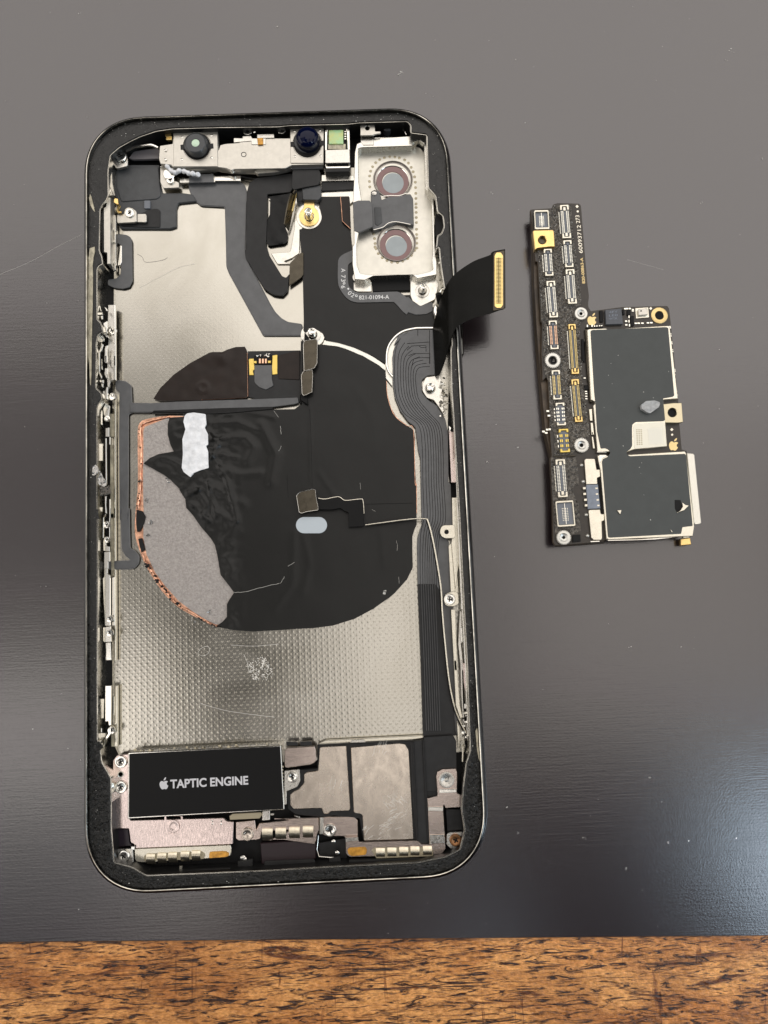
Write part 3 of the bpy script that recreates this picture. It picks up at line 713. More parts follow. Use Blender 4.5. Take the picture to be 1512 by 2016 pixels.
# bits under the module: tabs, clips, white cord of sealant
lt = prism('lower_tab', A('625,600 625,480 700,480 700,580 765,600 765,640 650,645'), 3.9, .5, m_shieldw, phone, r=2.5)
screw('screw', A('690,535')[0], 12, 4.4, lt, cross=False); screw('screw', Q('265,935')[0], 8, 4.3, lt)
prism('metal_strip', A('770,575 1030,550 1035,600 770,605'), 3.6, .3, m_alu, phone); prism('metal_strip', A('1030,555 1225,550 1225,590 1030,590'), 3.6, .3, m_bright, phone, r=1.5)
prism('grey_patch', A('840,545 1020,535 1025,600 840,605'), 3.75, .2, m_flex, phone)
pts = [P3(p, 4.8) for p in spline(Q('215,730 280,800 350,830 430,800 520,830 600,850 690,860'), 6, False)]
tube('white_sealant', [(x, y, z + .15 * math.sin(i * .9)) for i, (x, y, z) in enumerate(pts)], [.42 + .1 * math.sin(i * 1.3) for i in range(len(pts))], m_paste, phone, n=10)
# right of module: black foam, gold post, films
prism('foam_block', R('720,610 1110,600 1110,640 720,650'), 4.6, .5, m_tape, phone)
prism('black_tab', R('730,655 1060,655 1080,700 1075,800 1050,845 900,870 740,905 720,860'), 4.4, .25, m_flexd, phone, r=4)
prism('foam_block', R('850,890 1060,850 1085,870 1085,990 1050,1030 860,1025'), 4.0, 1.2, m_tape, phone, r=1.5)
prism('black_block', R('780,900 855,890 860,1030 800,1060 780,1040'), 3.8, 1.1, m_black, phone)
prism('metal_strip', R('1090,720 1490,730 1500,790 1090,800'), 3.6, .4, m_alu, phone); prism('dark_strip', R('1090,800 1500,790 1500,900 1090,920'), 3.3, .5, m_flexd, phone)
prism('metal_frame_piece', S('1030,240 1470,190 1480,260 1450,330 1380,390 1370,300 1000,300'), 2.9, .5, m_alu, phone, r=1.5)
rg_px = S('872,540')[0]
pad = prism('metal_pad', disc(rg_px, 25.5, 36), 2.9, .5, m_alu, phone); prism('metal_neck', S('700,270 800,360 1000,380 1000,460 880,470 760,760 750,1000 660,1060 560,1100 640,1134 480,1134 400,1000 640,980 690,700'), 2.75, .4, m_alu, phone, r=2)
gp = lathe('gold_washer', W(rg_px, 3.2), [(1.95, 2.9), (1.95, 3.2), (1.5, 3.24), (1.0, 3.24), (.95, 3.0)], m_gold, phone, n=40, closed=True)
prism('gold_tongue', S('815,340 935,340 940,430 980,470 770,470 805,430'), 3.15, .25, m_gold, gp, r=1)
standoff(S('875,560')[0], 0, .72, 3.1, 2.6, phone)

# black graphite film, upper part
film_px = S('752,1000 752,705 800,690 870,712 950,690 1015,625 1030,545 1005,440 1000,300 1365,292 1380,400') + C('430,-70 445,90 450,330 560,340 820,330 950,370 970,440 970,540 840,545 760,568 700,615 660,680 652,775 560,720 450,670 350,640 268,625 245,575 190,545 135,575 122,560 125,500 118,200 100,-60')
def f_disp(x, y): return .04 * mnoise.noise(Vector((x * .25, y * .25, 3))) + .02 * mnoise.noise(Vector((x * .9, y * .5, 5)))
up = sheet('upper_film', film_px, 3.1, f_disp, m_film, phone, step=.6, thick=.2)
ribbon('film_fold', rungs(S('1265,295 1270,450 1285,600 1330,650'), (3.6, 3.6, 3.6, 3.5), S('1365,295 1375,420 1385,560 1390,700'), (3.4, 3.4, 3.4, 3.3)), m_flexb, up)
tube('copper_edge', [P3(p, 3.66) for p in S('1262,300 1275,450 1285,600 1385,695')], .06, m_copper, up, n=6)
# label flex
lf_a = V('420,20 230,110 160,190 145,290 145,560 165,700 260,860 360,950 480,990 620,995 1130,985 1200,1000 1260,1060 1350,1160 1420,1220'); lf_b = V('420,200 400,240 350,280 330,330 330,560 350,690 400,750 460,790 520,810 620,815 1180,795 1290,810 1370,860 1480,960 1560,1020')
ribbon('label_flex', rungs(lf_a, [3.3] * 15, lf_b, [3.3] * 15, 5), m_flex, phone, .15)
lf = bpy.data.objects['label_flex']
prism('flex_tail', C('720,390 790,440 850,460 920,455 960,435 960,375 880,395 840,380 800,340'), 3.28, .15, m_flex, lf, r=3)
def char_run(s, pts, z, h):
    for ch, a, b in pts: text('lettering', ch, a, b, z, m_white, s, height=h, bold=.01)
runs = []
def vch(ch, cy, cx0=207, half=22): runs.append((ch, V('%f,%f' % (cx0, cy - half))[0], V('%f,%f' % (cx0, cy + half))[0]))
for ch, cy, hf in (('A', 400, 36), ('7', 515, 28), ('3', 585, 25), ('9', 640, 24), ('6', 710, 26)): vch(ch, cy, 205, hf)
runs += [('-', V('278,770')[0], V('300,795')[0]), ('0', V('318,832')[0], V('362,868')[0]), ('2', V('378,882')[0], V('425,908')[0]), ('9', V('445,915')[0], V('495,930')[0])]
char_run(lf, runs, 3.33, .82)
text('lettering', '821-01094-A', V('538,942')[0], V('1098,928')[0], 3.33, m_white, lf, height=.80, bold=.015)

# ---- rear camera bay
bay_px = B('760,330 800,310 890,290 1185,280 1240,255 1275,280 1290,640 1330,700 1345,800') + C('1000,0 1010,150 960,205 860,200 810,195 580,205 555,215 520,215 470,200 460,130 440,0') + B('745,1010 780,900 740,740 775,700')
bay = prism('camera_bay_floor', B('770,330 1270,300 1285,650 1335,720 1345,1100') + C('960,0 975,205 860,215 560,225 500,240 440,215 440,0') + B('760,1100 770,900'), 2.95, .7, m_bayf, phone, r=2)
# walls of the bay
wall_out = B('765,315 800,300 890,275 1185,255 1260,250 1286,285 1294,640 1336,700 1345,1100') + C('985,120 985,200 860,225 830,200 575,208 520,235 455,230 440,130 440,20') + B('745,1060 745,960 770,960 790,900 790,740 735,760 745,560 750,380')
wall_in = B('775,350 800,342 1180,330 1180,300 1230,285 1265,310 1275,640 1322,710 1332,1100') + C('955,100 962,165 940,180 860,198 580,198 540,200 490,190 470,140 468,30') + B('765,1060 782,960 802,900 802,740 780,600')
prism('camera_bay_wall', wall_out, 4.9, 2.3, m_bayw, bay, r=1.2, bev=.08, holes=[fillet(wall_in, 1.5)])
prism('wall_ledge', R4('330,290 900,285 905,400 330,410 150,430 150,370'), 4.4, 1.6, m_alu, bay, r=1.5)
prism('recess', R4('890,350 960,340 1030,360 1040,500 990,430 890,400'), 3.2, .3, m_void, bay, r=2)
for (cx, cy), s_ in ((B('1035,600')[0], 1.0), (B('1060,1070')[0], .98)):
    c = W((cx, cy), 2.2)
    c5 = W((cx - 0, cy - 8 * s_), 3.6)
    o = lathe('lens_collar', (c5[0] + .0, c5[1]), [(3.92 * s_, 2.9), (3.92 * s_, 3.2), (3.86 * s_, 3.28), (3.78 * s_, 3.28), (3.6 * s_, 3.0), (3.4 * s_, 2.96)], m_collar, bay, n=56, closed=True)
    cc = W((cx - 1, cy - 1), 3.1)
    lathe('lens_ring', cc, [(3.38 * s_, 2.9), (3.38 * s_, 3.10), (3.30 * s_, 3.16), (3.22 * s_, 3.1), (3.18 * s_, 3.06), (2.1 * s_, 3.06), (2.06 * s_, 3.0)], m_lensring, o, n=56, closed=True, mats=[m_bright, m_lensring], mi=[0, 0, 0, 0, 1, 1, 1])
    lathe('lens_window', W((cx, cy + 2), 3.03), [(2.12 * s_, 2.97), (2.10 * s_, 3.085), (.01, 3.09)], m_lensgrey, o, n=48)
# ring of rivets (about 60 small dimples)
bb = Batch()
def dotpath(pts, n):
    sp_ = spline(pts, 12, False); seg = [0]
    for a, b in zip(sp_, sp_[1:]): seg.append(seg[-1] + math.hypot(a[0] - b[0], a[1] - b[1]))
    for k in range(n):
        t = seg[-1] * k / (n - 1); i = next(j for j in range(len(seg)) if seg[j] >= t - 1e-6); bb.blob(W(sp_[i], 2.95), .33, .07, 2.94, .05)
dotpath(B('862,635 860,560 880,490 930,435 1000,412 1065,415 1130,440 1170,490 1195,560 1203,650 1207,800 1210,950 1212,1090'), 30)
dotpath(V('1520,80') + B('1212,1090')[:0] + C('850,20 830,65 790,100 740,120 690,118 640,95 605,60 585,10') + B('905,1090 895,1000 890,985'), 16)
bb.done('rivet_dots', m_oil, bay)
cb = prism('camera_clip', B('870,670 895,655 930,665 945,705 950,730 1010,705 1080,705 1130,690 1165,688 1185,720 1190,920 1130,910 1060,900 960,935 920,955 885,960 870,900'), 4.0, 1.0, m_flex, bay, r=1.5, bev=.1)
tube('clip_edge', [P3(p, 4.02) for p in spline(B('950,708 1010,700 1080,700 1130,685 1165,685'), 5, False)], .09, m_bright, cb, n=6)
tube('clip_edge', [P3(p, 4.02) for p in spline(B('890,955 960,935 1000,905 1060,895 1165,915'), 5, False)], .08, m_bright, cb, n=6)
prism('clip_flap', B('735,750 775,735 860,735 880,760 885,930 780,975 745,960'), 5.02, .5, m_flex, bay, r=1.5)
prism('clip_pad', B('895,785 945,785 955,900 920,925 900,910'), 4.1, .15, m_tape, cb, r=1.5)
lathe('clip_peg', W(B('895,680')[0], 4.1), [(.5, 3.9), (.5, 4.15), (.3, 4.25), (.01, 4.26)], m_nickel, cb, n=16)
tg = prism('bay_tab', R4('140,120 170,95 310,95 345,130 350,205 430,205 425,235 340,250 310,262 140,265'), 5.9, .3, m_shieldw, bay, r=1.5, holes=[disc(R4('240,158')[0], 4.6, 18)])
prism('tab_stem', R4('145,262 330,258 330,400 180,402 145,350'), 5.0, .8, m_nickel, tg)
lathe('black_peg', W(R4('520,140')[0], 4.6), [(.9, 3), (.9, 4.5), (.7, 4.7), (.01, 4.72)], m_rubber, phone, n=20)
tube('spring_contact', [P3(p, 5.0) for p in R4('750,160 745,190 770,215 790,255')], .1, m_bright, phone, n=6)
# foot of the bay
prism('bay_foot', C('415,205 440,180 475,185 490,235 550,240 565,245 565,310 470,310 430,290 415,240'), 2.9, .6, m_alu, bay, r=3)
screw('screw', V('515,530')[0], 6.5, 4.0, bay, cross=False)
lathe('screw_ear', W(V('515,530')[0], 3.6), [(1.0, 3), (1.0, 3.7), (.01, 3.7)], m_nickel, bay, n=24)
prism('bay_slot', C('565,225 810,208 815,300 570,310'), 3.0, .7, m_void, bay)
mt = prism('bay_mount', C('815,210 960,205 1000,260 975,360 945,375 880,405 830,370 815,330'), 3.3, .8, m_alu, bay, r=3)
standoff(C('893,305')[0], 1.35, .68, 3.35, 2.2, mt)
# crumpled shiny seam between bay and ledge
for q, (pts, zz, rr) in enumerate(((C('1000,120 1030,160 1035,200 1025,240 1045,280 1015,300 1000,340 1010,400'), 5.0, .22), (C('985,440 990,500 985,540 900,545 840,548 760,570 700,620 665,690 665,800 700,860'), 3.3, .22), (C('980,400 975,440 990,480'), 4.2, .4))):
    tube('seam_metal', [P3(p, zz) for p in spline(pts, 5, False)], rr, m_bright, phone, n=6)
tube('black_pin', [P3(p, z) for p, z in zip(R1('235,180 250,270 270,370'), (6.6, 6.0, 5.2))], .62, m_black, phone, n=14)
tube('pin_end', [P3(p, z) for p, z in zip(R1('270,375 275,500'), (5.3, 4.6))], [.32, .1], m_bright, phone, n=10)

# ---- charging coil disc
disc_full = E('455,487 560,500 385,560 372,650 375,880 365,1000 357,1060') + G('357,180 357,300 385,420 430,500 520,640 610,730 700,790 830,855 930,878 1050,888 1300,875') + I('250,328 400,308 560,258 700,183 820,98') + H('950,910 995,820 992,590 1020,520 1005,0') + Fz('1008,800 1000,745 950,708 870,650 830,580 803,480 795,380 785,300 740,260 620,190 480,138 340,108 270,105') 
under_px = E('440,487 460,487 560,505 1340,440 1400,480') + Fz('300,300 785,300 800,480 860,640 1000,745') + H('1005,0 1015,520 990,590 985,820 860,1000') + I('700,180 400,300 0,335') + G('1300,870 1050,880 930,872 830,850 700,788 610,728 520,638 430,502 385,420 357,300 357,180 372,60') + E('372,880 372,650 380,560')
ferr = sheet('copper_coil', spline(G('832,858 700,795 600,735 510,645 420,505 375,400 350,300 353,180 365,60') + E('362,1060 368,880 366,650 376,555 440,525 560,508'), 3, False) + E('800,520 1300,600') + G('1300,400 1300,860 930,862'), 2.62,
     lambda x, y: .05 * mnoise.noise(Vector((x * 1.5, y * 1.5, 0))), m_copper, phone, step=.5, thick=.25, edge=.2)
sheet('ferrite_sheet', G('828,845 770,815 690,765 610,705 530,615 470,535 420,430 400,330 400,190 405,90') + E('400,1060 398,880 400,700 400,600 410,575 550,520') + E('800,520 1300,600') + G('1300,400 1300,850'), 2.80,
     lambda x, y: .05 * mnoise.noise(Vector((x * 2, y * 2, 0))) + .03 * mnoise.noise(Vector((x * 5, y * 5, 0))), m_ferrite, ferr, step=.35, thick=.15, edge=.3)
bb = Batch()
for px, n_ in ((G('440,235')[0], 9), (G('420,110')[0], 7), (E('550,895')[0], 9), (G('430,315')[0], 6), (G('790,770')[0], 5), (G('700,820')[0], 5)):
    for q in range(n_): bb.flake(W((px[0] + rg.uniform(-4, 4), px[1] + rg.uniform(-4, 4)), 2.85), rg.uniform(.08, .3), 2.86, .8)
bb.done('foil_crumbs', m_foil, ferr)
# curled copper rim
rim = spline(G('832,855 760,822 690,775 600,725 545,665 490,590 440,520 410,470 390,425'), 5, False)
tube('copper_rim', [(W(p, 2.9)[0], W(p, 2.9)[1], 2.85 + .12 * math.sin(i * .8)) for i, p in enumerate(rim)], [.11 + .08 * abs(math.sin(i * .7)) for i in range(len(rim))], m_copper, ferr, n=6, flat=.6)
rim = spline(G('362,160 375,80 380,0') + E('382,880 385,700 380,590 400,555 440,540 500,525 555,515'), 5, False)
tube('copper_rim', [(W(p, 2.9)[0], W(p, 2.9)[1], 2.85 + .1 * math.sin(i * .9)) for i, p in enumerate(rim)], [.15 + .08 * abs(math.sin(i * .6)) for i in range(len(rim))], m_copper, ferr, n=6, flat=.5)
bb = Batch()
for p in spline(G('832,855 760,822 690,775 600,725 545,665 490,590 440,520 410,470'), 6, False):
    for q in range(2):
        if rg.random() < .45: bb.flake(W((p[0] + rg.uniform(-3, 3), p[1] + rg.uniform(-2.5, 2.5)), 3.1), rg.uniform(.15, .45), 3.05, .5)
for p in spline(G('362,160 375,80 380,0') + E('382,880 385,700 380,590'), 6, False):
    if rg.random() < .4: bb.flake(W((p[0] + rg.uniform(-3, 3), p[1]), 3.1), rg.uniform(.12, .3), 3.1, .5)
bb.done('film_remnants', m_film2, ferr)
# black film over the coil
rdg = []
def addr(pts, h, wd): rdg.append(([Vector(W(p, 3.1)) for p in pts], h, wd))
addr(E('780,600 850,680 830,720 790,790'), .55, .45); addr(E('800,720 900,900 940,1050 960,1134'), .5, .5); addr(E('840,560 960,545 1080,600'), .25, .6)
addr(E('880,640 1010,640 1060,700 1020,780'), .35, .9); addr(E('770,840 800,980 835,1130'), .35, .25); addr(G('790,20 835,160'), .35, .25); addr(E('620,940 700,870 760,840'), .3, .3)
addr(G('660,60 760,40'), .35, .4); addr(G('680,120 760,200 800,230'), .4, .4); addr(G('840,180 940,240'), .3, .7); addr(E('1100,560 1190,740 1160,900'), .35, 1.0); addr(G('700,20 780,130 760,200'), .4, .5)
addr(G('890,450 930,520 900,560'), .3, .5); addr(E('640,1000 720,960 800,900'), .3, .35); addr(E('520,760 620,800'), .2, .5); addr(E('1000,480 1180,520'), .15, .5)
addr(E('790,650 870,650'), .3, .3); addr(E('800,760 880,740 960,760'), .3, .35); addr(E('850,820 980,860 1100,850'), .22, .8); addr(G('850,60 1000,130'), .2, 1.)
def w_disp(x, y):
    h = 0; p = Vector((x, y))
    for pts, hh, wd in rdg:
        best = 1e9
        for a, b in zip(pts, pts[1:]):
            ab = b - a; t = max(0, min(1, (p - a).dot(ab) / ab.length_squared)); d = (p - a - ab * t).length
            best = min(best, d)
        if best < wd * 3: h += hh * math.exp(-(best / wd) ** 2 * 1.4)
    k = max(0, min(1, (-6.5 - x) / 4))      # the loosened left part is crinkled
    nz_ = mnoise.noise(Vector((x * .5, y * .5, 7))); n2_ = 1 - abs(mnoise.noise(Vector((x * .35 + y * .15, y * .5 - x * .2, 2)))) * 2
    return h * .7 + k * (.22 * nz_ + .16 * max(0, n2_) ** 3 + .05 * mnoise.noise(Vector((x * 1.6, y * 1.6, 7)))) + .03 * mnoise.noise(Vector((x * .2, y * .2, 1)))
cov_px = (E('455,487 480,487 1300,470 1340,440 1345,380') + Fz('150,560 160,80 270,105 340,108 480,138 620,190 740,260 785,300 797,380 805,480 832,580 872,650 950,708 1000,745 1010,800') + H('1006,0 1018,200 1022,500 1005,540 990,590 990,700 993,820 950,910 860,1010 780,1080')
   + I('820,98 700,183 560,258 400,308 250,328 0,338') + G('1300,874 1050,887 930,878 832,856 870,830 897,800 897,725 910,700 940,655 915,620 860,550 840,430 825,370 800,330 740,260 695,195 655,150 650,100 615,45')
   + E('615,945 560,890 520,860 400,793 440,760 490,738 580,722 560,680 545,620 545,560 555,520 640,515 640,495 455,500'))
for pts, hh, wd in ((Fz('230,560 232,1134'), .06, .25), (H('300,120 420,300 640,350'), .05, .6), (H('760,560 780,800'), .05, .8), (H('180,580 230,800 180,1000'), .06, .8), (G('1300,300 1290,600 1180,760'), .07, .8), (Fz('560,420 700,640 720,900'), .04, 1.2)): addr(pts, hh, wd)
cover = sheet('coil_cover_film', cov_px, 3.18, w_disp, m_film, phone, step=.42, thick=.22, edge=.9)
for pts, r_ in ((G('940,655 1010,650 1080,630 1210,600'), .032), (G('1215,600 1240,560 1262,500 1300,475 1330,455'), .028), (E('1175,480 1205,520 1215,570 1220,620 1220,690 1205,720'), .026)):
    sp_ = spline(pts, 5, False)
    sp_ = [(p[0] + rg.uniform(-.5, .5), p[1] + rg.uniform(-.5, .5)) for p in sp_]
    for i in range(0, len(sp_) - 4, 5):
        if r_ < .03 and (i // 5) % 2: continue
        tube('film_crack', [P3(p, 3.36) for p in sp_[i:i + 6]], r_ * rg.uniform(.7, 1.3), m_dust, cover, n=4)
prism('torn_film_scrap', G('358,162 395,170 415,205 405,240 380,290 362,295 356,240'), 3.0, .1, m_film2, ferr, r=2); prism('torn_film_scrap', G('368,335 392,330 402,370 410,400 388,418 378,380'), 3.0, .1, m_film2, ferr, r=1)
prism('film_fold', E('455,487 640,490 700,485 760,500 900,495 1170,470 1170,455 900,462 460,478'), 3.4, .2, m_film2, cover, r=1)
pa = sheet('white_paste_patch', E('660,495 700,490 770,500 775,560 765,580 785,620 785,680 772,690 785,720 788,820 735,835 700,850 680,875 640,845 628,820 635,740 632,650 650,590 638,545 645,510'), 3.62,
   lambda x, y: .14 * mnoise.noise(Vector((x * .9, y * .9, 4))) + .10 * mnoise.noise(Vector((x * 2.2, y * 2.2, 4))), m_paste, cover, step=.28, r=1.5, thick=.4, edge=.3)
prism('tape_strip', E('1380,440 1345,60 1352,50 1360,440') , 3.5, .05, m_film2, cover)
pr_ = 16.1; pc_ = H('184,506 294,506')
pill = prism('white_sticker', [(pc_[0][0] + pr_ * math.cos(math.radians(a)), pc_[0][1] + pr_ * math.sin(math.radians(a))) for a in range(90, 271, 10)] + [(pc_[1][0] + pr_ * math.cos(math.radians(a)), pc_[1][1] + pr_ * math.sin(math.radians(a))) for a in range(-90, 91, 10)], 3.30, .08, mk('pale_blue_sticker', (.50, .56, .60), .35, bump=.01, bs=1), cover)
bb = Batch()
for px, n_ in ((H('785,1010')[0], 14),):
    for q in range(n_): bb.flake(W((px[0] + rg.uniform(-2.5, 2.5), px[1] + rg.uniform(-5, 5)), 3.3), rg.uniform(.1, .25), 3.25, .6)
bb.done('residue_crumbs', m_dust, cover)
for pts in ('870,620 878,660 876,695', '600,190 605,240', '888,890 892,940', '690,390 715,405'): scratch(H(pts), cover, 3.34, .012, m_scuff)
for pts in (E('1390,470 1400,700 1405,930'), E('1255,860 1262,1000'), H('635,350 820,345 990,342')): scratch(pts, cover, 3.29, .03, m_trace)
# fine orange edge at the right rim of the disc
tube('copper_edge', [P3(p, 3.16) for p in spline(Fz('797,380 803,480 830,580 870,650 950,712 998,750 1010,1134') + H('1020,200 1022,420'), 5, False)], .07, m_copper, cover, n=5)
# upper brown flap with charging contacts
flap = sheet('brown_flap', E('460,408 500,345 580,265 680,195 790,135 810,130 870,130 900,115 950,100 1005,98 1015,120 1020,150 1022,395 1010,402 900,412 740,418 490,420'), 3.0,
   lambda x, y: .05 * mnoise.noise(Vector((x * .5, y * .5, 9))) + (.35 * math.exp(-(((x - W(E('755,340')[0], 3)[0]) ** 2 + (y - W(E('755,340')[0], 3)[1]) ** 2) / .9 - 1.0) ** 2 * 3) * .4) + .25 * math.exp(-((Vector((x, y)) - Vector(W(E('870,160')[0], 3))).length / 1.4) ** 2), m_flexb, phone, step=.35, thick=.3, edge=.5)
tube('flap_edge', [P3(p, 3.05) for p in fillet(E('1018,130 1022,395 1005,402 745,416'), 2)[4:]][:20], .04, m_copper, flap, n=4)
cf = prism('contact_flex', E('1022,125 1335,120 1335,430 1060,440 1060,405 1025,400'), 2.85, .35, m_flexd, phone, r=1)
prism('brown_pad', E('1205,150 1330,120 1330,295 1205,290'), 3.0, .15, m_flexb, cf, r=2)
prism('grey_tongue', E('1060,200 1165,200 1165,290 1175,330 1130,355 1090,340 1060,310'), 3.05, .15, m_flex, cf, r=3)
for pts in ('1027,170 1058,168 1062,235 1052,240 1057,268 1030,268', '1168,150 1198,145 1198,262 1168,265 1165,225'): prism('gold_pad', E(pts), 3.05, .2, m_yellow, cf, r=1.5)
prism('contact_block', E('1060,150 1165,145 1165,205 1060,205'), 3.25, .35, m_trace, cf, r=2)
for k in range(3): prism('contact_pin', E('%d,168 %d,168 %d,198 %d,198' % (1087 + k * 18, 1099 + k * 18, 1099 + k * 18, 1087 + k * 18)), 3.45, .3, m_pinr, cf, r=.8)
for px in E('1065,190 1150,188'): prism('gold_pad', [(px[0] - 3, px[1] - 2.5), (px[0] + 3, px[1] - 2.5), (px[0] + 3, px[1] + 2.5), (px[0] - 3, px[1] + 2.5)], 3.4, .2, m_yellow, cf)
bb = Batch()
for q in range(12): bb.blob(W(E('%f,%f' % (rg.uniform(1075, 1150), rg.uniform(140, 160)))[0], 3.3), rg.uniform(.1, .3), .15, 3.28)
bb.done('clear_glue', m_bright, cf)
fb = prism('long_grey_flex', E('320,440 440,435 590,425 1060,410 1320,400 1325,432 1300,440 1150,460 445,487 320,488'), 3.35, .3, m_flex, phone, r=2)
lg_px = (E('238,300 290,305 325,330 330,435 345,437 440,437 445,490 330,488 308,500 308,900 305,1134') + L7('1075,0 1080,400 1090,760 1180,800 1260,900 1250,1020 1180,1110 1060,1134 690,1134 690,995 1080,990 1115,960 1010,880 950,760 935,350 925,0') + E('262,1134 258,600 262,370 238,355'))
lg = prism('left_grey_flex', lg_px, 3.0, .3, m_flex, phone, r=4)
prism_mm('flex_margin', inset(ccw(dedupe([W(p, 2.95) for p in fillet(lg_px, 4)])), -.12), 2.93, .2, m_flexm, lg, bev=0)
# bronze clips standing at the edge of the disc
for pts, zz in ((C('120,650 130,625 205,615 215,630 213,770 195,805 125,825'), 4.9), (C('107,850 120,825 180,812 185,850 180,960 125,985 112,970'), 4.7), (H('125,285 150,258 245,235 270,242 275,300 290,370 290,395 200,408 165,420 145,410'), 4.6)):
    cl = prism('bronze_connector', pts, zz, .45, m_stiff, phone, r=1.8, bev=.12)
    ed_ = inset(ccw([W(p, zz) for p in fillet(pts, 1.8)]), .05)
    tube('bright_edge', [(x, y, zz - .02) for x, y in ed_ + ed_[:1]], .05, m_nickel, cl, n=5)
fx = prism('connector_flex', H('285,305 340,312 440,295 500,325 600,312 625,330 630,515 515,522 515,412 480,400 455,380 380,392 285,390'), 4.3, .2, m_trace, phone, r=2)
tube('flex_edge', [P3(p, 4.34) for p in spline(H('290,305 340,312 440,295 490,322 600,312 622,325 630,420'), 4, False)], .07, m_cream, fx, n=5)
# narrow black strip left of disc
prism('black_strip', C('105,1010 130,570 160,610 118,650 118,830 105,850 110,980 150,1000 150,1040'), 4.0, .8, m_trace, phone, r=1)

# posts
for px, rb in ((C('183,590')[0], 2.35),): 
    prism('metal_pad', disc(px, 24, 30), 2.9, .4, m_alu, phone); standoff(px, 1.6, .72, 3.0, 2.2, phone)
prism('white_gap_strip', spline(C('258,622 350,638 450,670 560,722 655,785'), 5, False) + spline(C('655,822 560,760 450,703 350,667 245,655'), 5, False), 2.95, .2, m_gapw, phone)
prism('white_gap_plate', C('652,780 662,690 700,620 760,570 840,544 845,556 775,590 725,640 704,700 700,925 655,870'), 2.95, .2, m_gapw, phone, r=1)

# ---- right flex with traces
rf_px = (C('740,590 840,555 970,555 975,850') + C('930,850 890,880 890,960 930,1010 990,1050 1040,1134') + Fz('1130,520 1190,590 1235,660 1255,760 1260,1134') + H('1275,200 1285,430 1300,520') + H('1195,560 1260,620 1300,1134')
      + I('1290,60 1300,700 1340,1134') + L('1290,60 1050,75 1045,60') + I('1070,1134 1060,600 1030,0') + H('1025,650 1030,590 1060,500 1050,0') + Fz('1035,900 1012,720 960,680 900,600 860,500 848,420 840,200 860,120 900,60 960,10') + C('705,660'))
rflex = prism('ribbon_flex', rf_px, 3.35, .6, m_flex, phone, r=3, bev=.06)
rib = [Fz('860,420 880,520 930,620 1040,720 1065,860 1070,1134'), ]
left_t = Fz('900,60 870,130 858,220 860,420 880,520 930,620 1035,705 1062,850 1068,1134') + H('1072,300 1075,450 1050,600') + I('1050,0 1075,500 1090,1134')
right_t = Fz('1120,270 1040,280 1015,330 1018,420 1040,520 1120,620 1200,720 1218,900 1222,1134') + H('1230,300 1235,480 1190,600') + I('1170,0 1200,500 1215,1134')
lt_, rt_ = spline(left_t, 5, False), spline(right_t, 5, False)
for k in range(9):
    t = k / 8; t2 = t ** .9
    pts = [(a[0] * (1 - t2) + b[0] * t2, a[1] * (1 - t2) + b[1] * t2) for a, b in zip(lt_, rt_)]
    tube('flex_trace', [P3(p, 3.36) for p in pts], .045, m_trace, rflex, n=4)
for pts in ('1030,0 1030,40', '950,100 1120,88', '950,150 985,118 1090,112 1092,160', '960,190 1000,175 1120,172 1120,250', '1118,0 1118,250', '985,270 1000,215 1040,205 1118,205', '1040,120 1060,130 1095,125'):
    tube('flex_trace', [P3(p, 3.36) for p in Fz(pts)], .05, m_trace, rflex, n=4)
prism('dark_ribbon', I('1030,0 1160,0 1190,40 1230,500 1290,800 1310,1090') + L('1270,60 1050,80 1042,60') + I('1068,1080 1055,600'), 3.55, .3, m_flexd, rflex, r=2)
for k in range(7):
    x0 = 1065 + k * 17; tube('ribbon_crease', [P3(p, 3.86) for p in I('%d,0 %d,500 %d,1090' % (x0 - 10, x0 + 10, x0 + 30))], .05, m_flex, rflex, n=4)
# right metal ears and strip
e1_ = prism('screw_ear', Fz('1065,400 1090,350 1200,335 1230,640 1195,580 1150,520 1100,505 1065,450'), 3.8, .6, m_alu, phone, r=3)
standoff(Fz('1122,435')[0], 1.05, .72, 3.85, 1.3, e1_, post_mat=m_bright)
e2_ = prism('screw_ear', R2('165,440 190,370 240,340 440,335 460,360 470,560 450,600 270,605 200,570 165,500'), 4.9, .35, m_cream, phone, r=2.5, holes=[disc(R2('295,475')[0], 4.2, 18)])
lathe('ear_hole', W(R2('295,475')[0], 4.6), [(.42, 4.55), (.42, 4.6), (.01, 4.6)], m_void, e2_, n=18)
e3_ = prism('screw_ear', R2('235,1830 260,1720 330,1680 470,1650 530,1700 540,1900 450,1950 330,1955 260,1920'), 4.6, .4, m_cream, phone, r=3); screw('screw', R2('355,1815')[0], 11, 4.95, e3_)
def strip(name, pts, z, wpx_pts, mat, t=.4): return prism(name, pts, z, t, mat, phone, r=.8)
strip('bright_wall_strip', R6('485,0 520,0 590,1134 548,1134') , 6.3, 0, m_bright, 3)
strip('bright_wall_strip', H('1308,0 1330,0 1385,1134 1355,1134'), 6.3, 0, m_bright, 3)
strip('bright_wall_strip', I('1352,0 1372,0 1440,1134 1405,1134'), 6.2, 0, m_bright, 3)
strip('inner_steel_strip', H('1285,300 1320,300 1345,700 1310,1000 1280,640 1290,540'), 4.4, 0, m_cream, 1)
strip('inner_steel_strip', H('1258,660 1290,625 1310,660 1335,1010 1275,1010'), 4.0, 0, m_cream, 1)
strip('inner_steel_strip', Fz('1262,740 1290,760 1310,1134 1280,1134'), 4.2, 0, m_pink, 1)
strip('inner_steel_strip', R5('455,0 530,0 575,1134 515,1134'), 4.9, 0, m_cream, 1.2)
strip('inner_steel_strip', R3('440,0 490,0 560,900 620,1160 570,1160 480,900'), 4.9, 0, m_cream, 1.2)
strip('inner_steel_strip', R3('500,1200 555,1340 560,1500 545,1800 520,1500'), 4.6, 0, m_cream, 1.0)
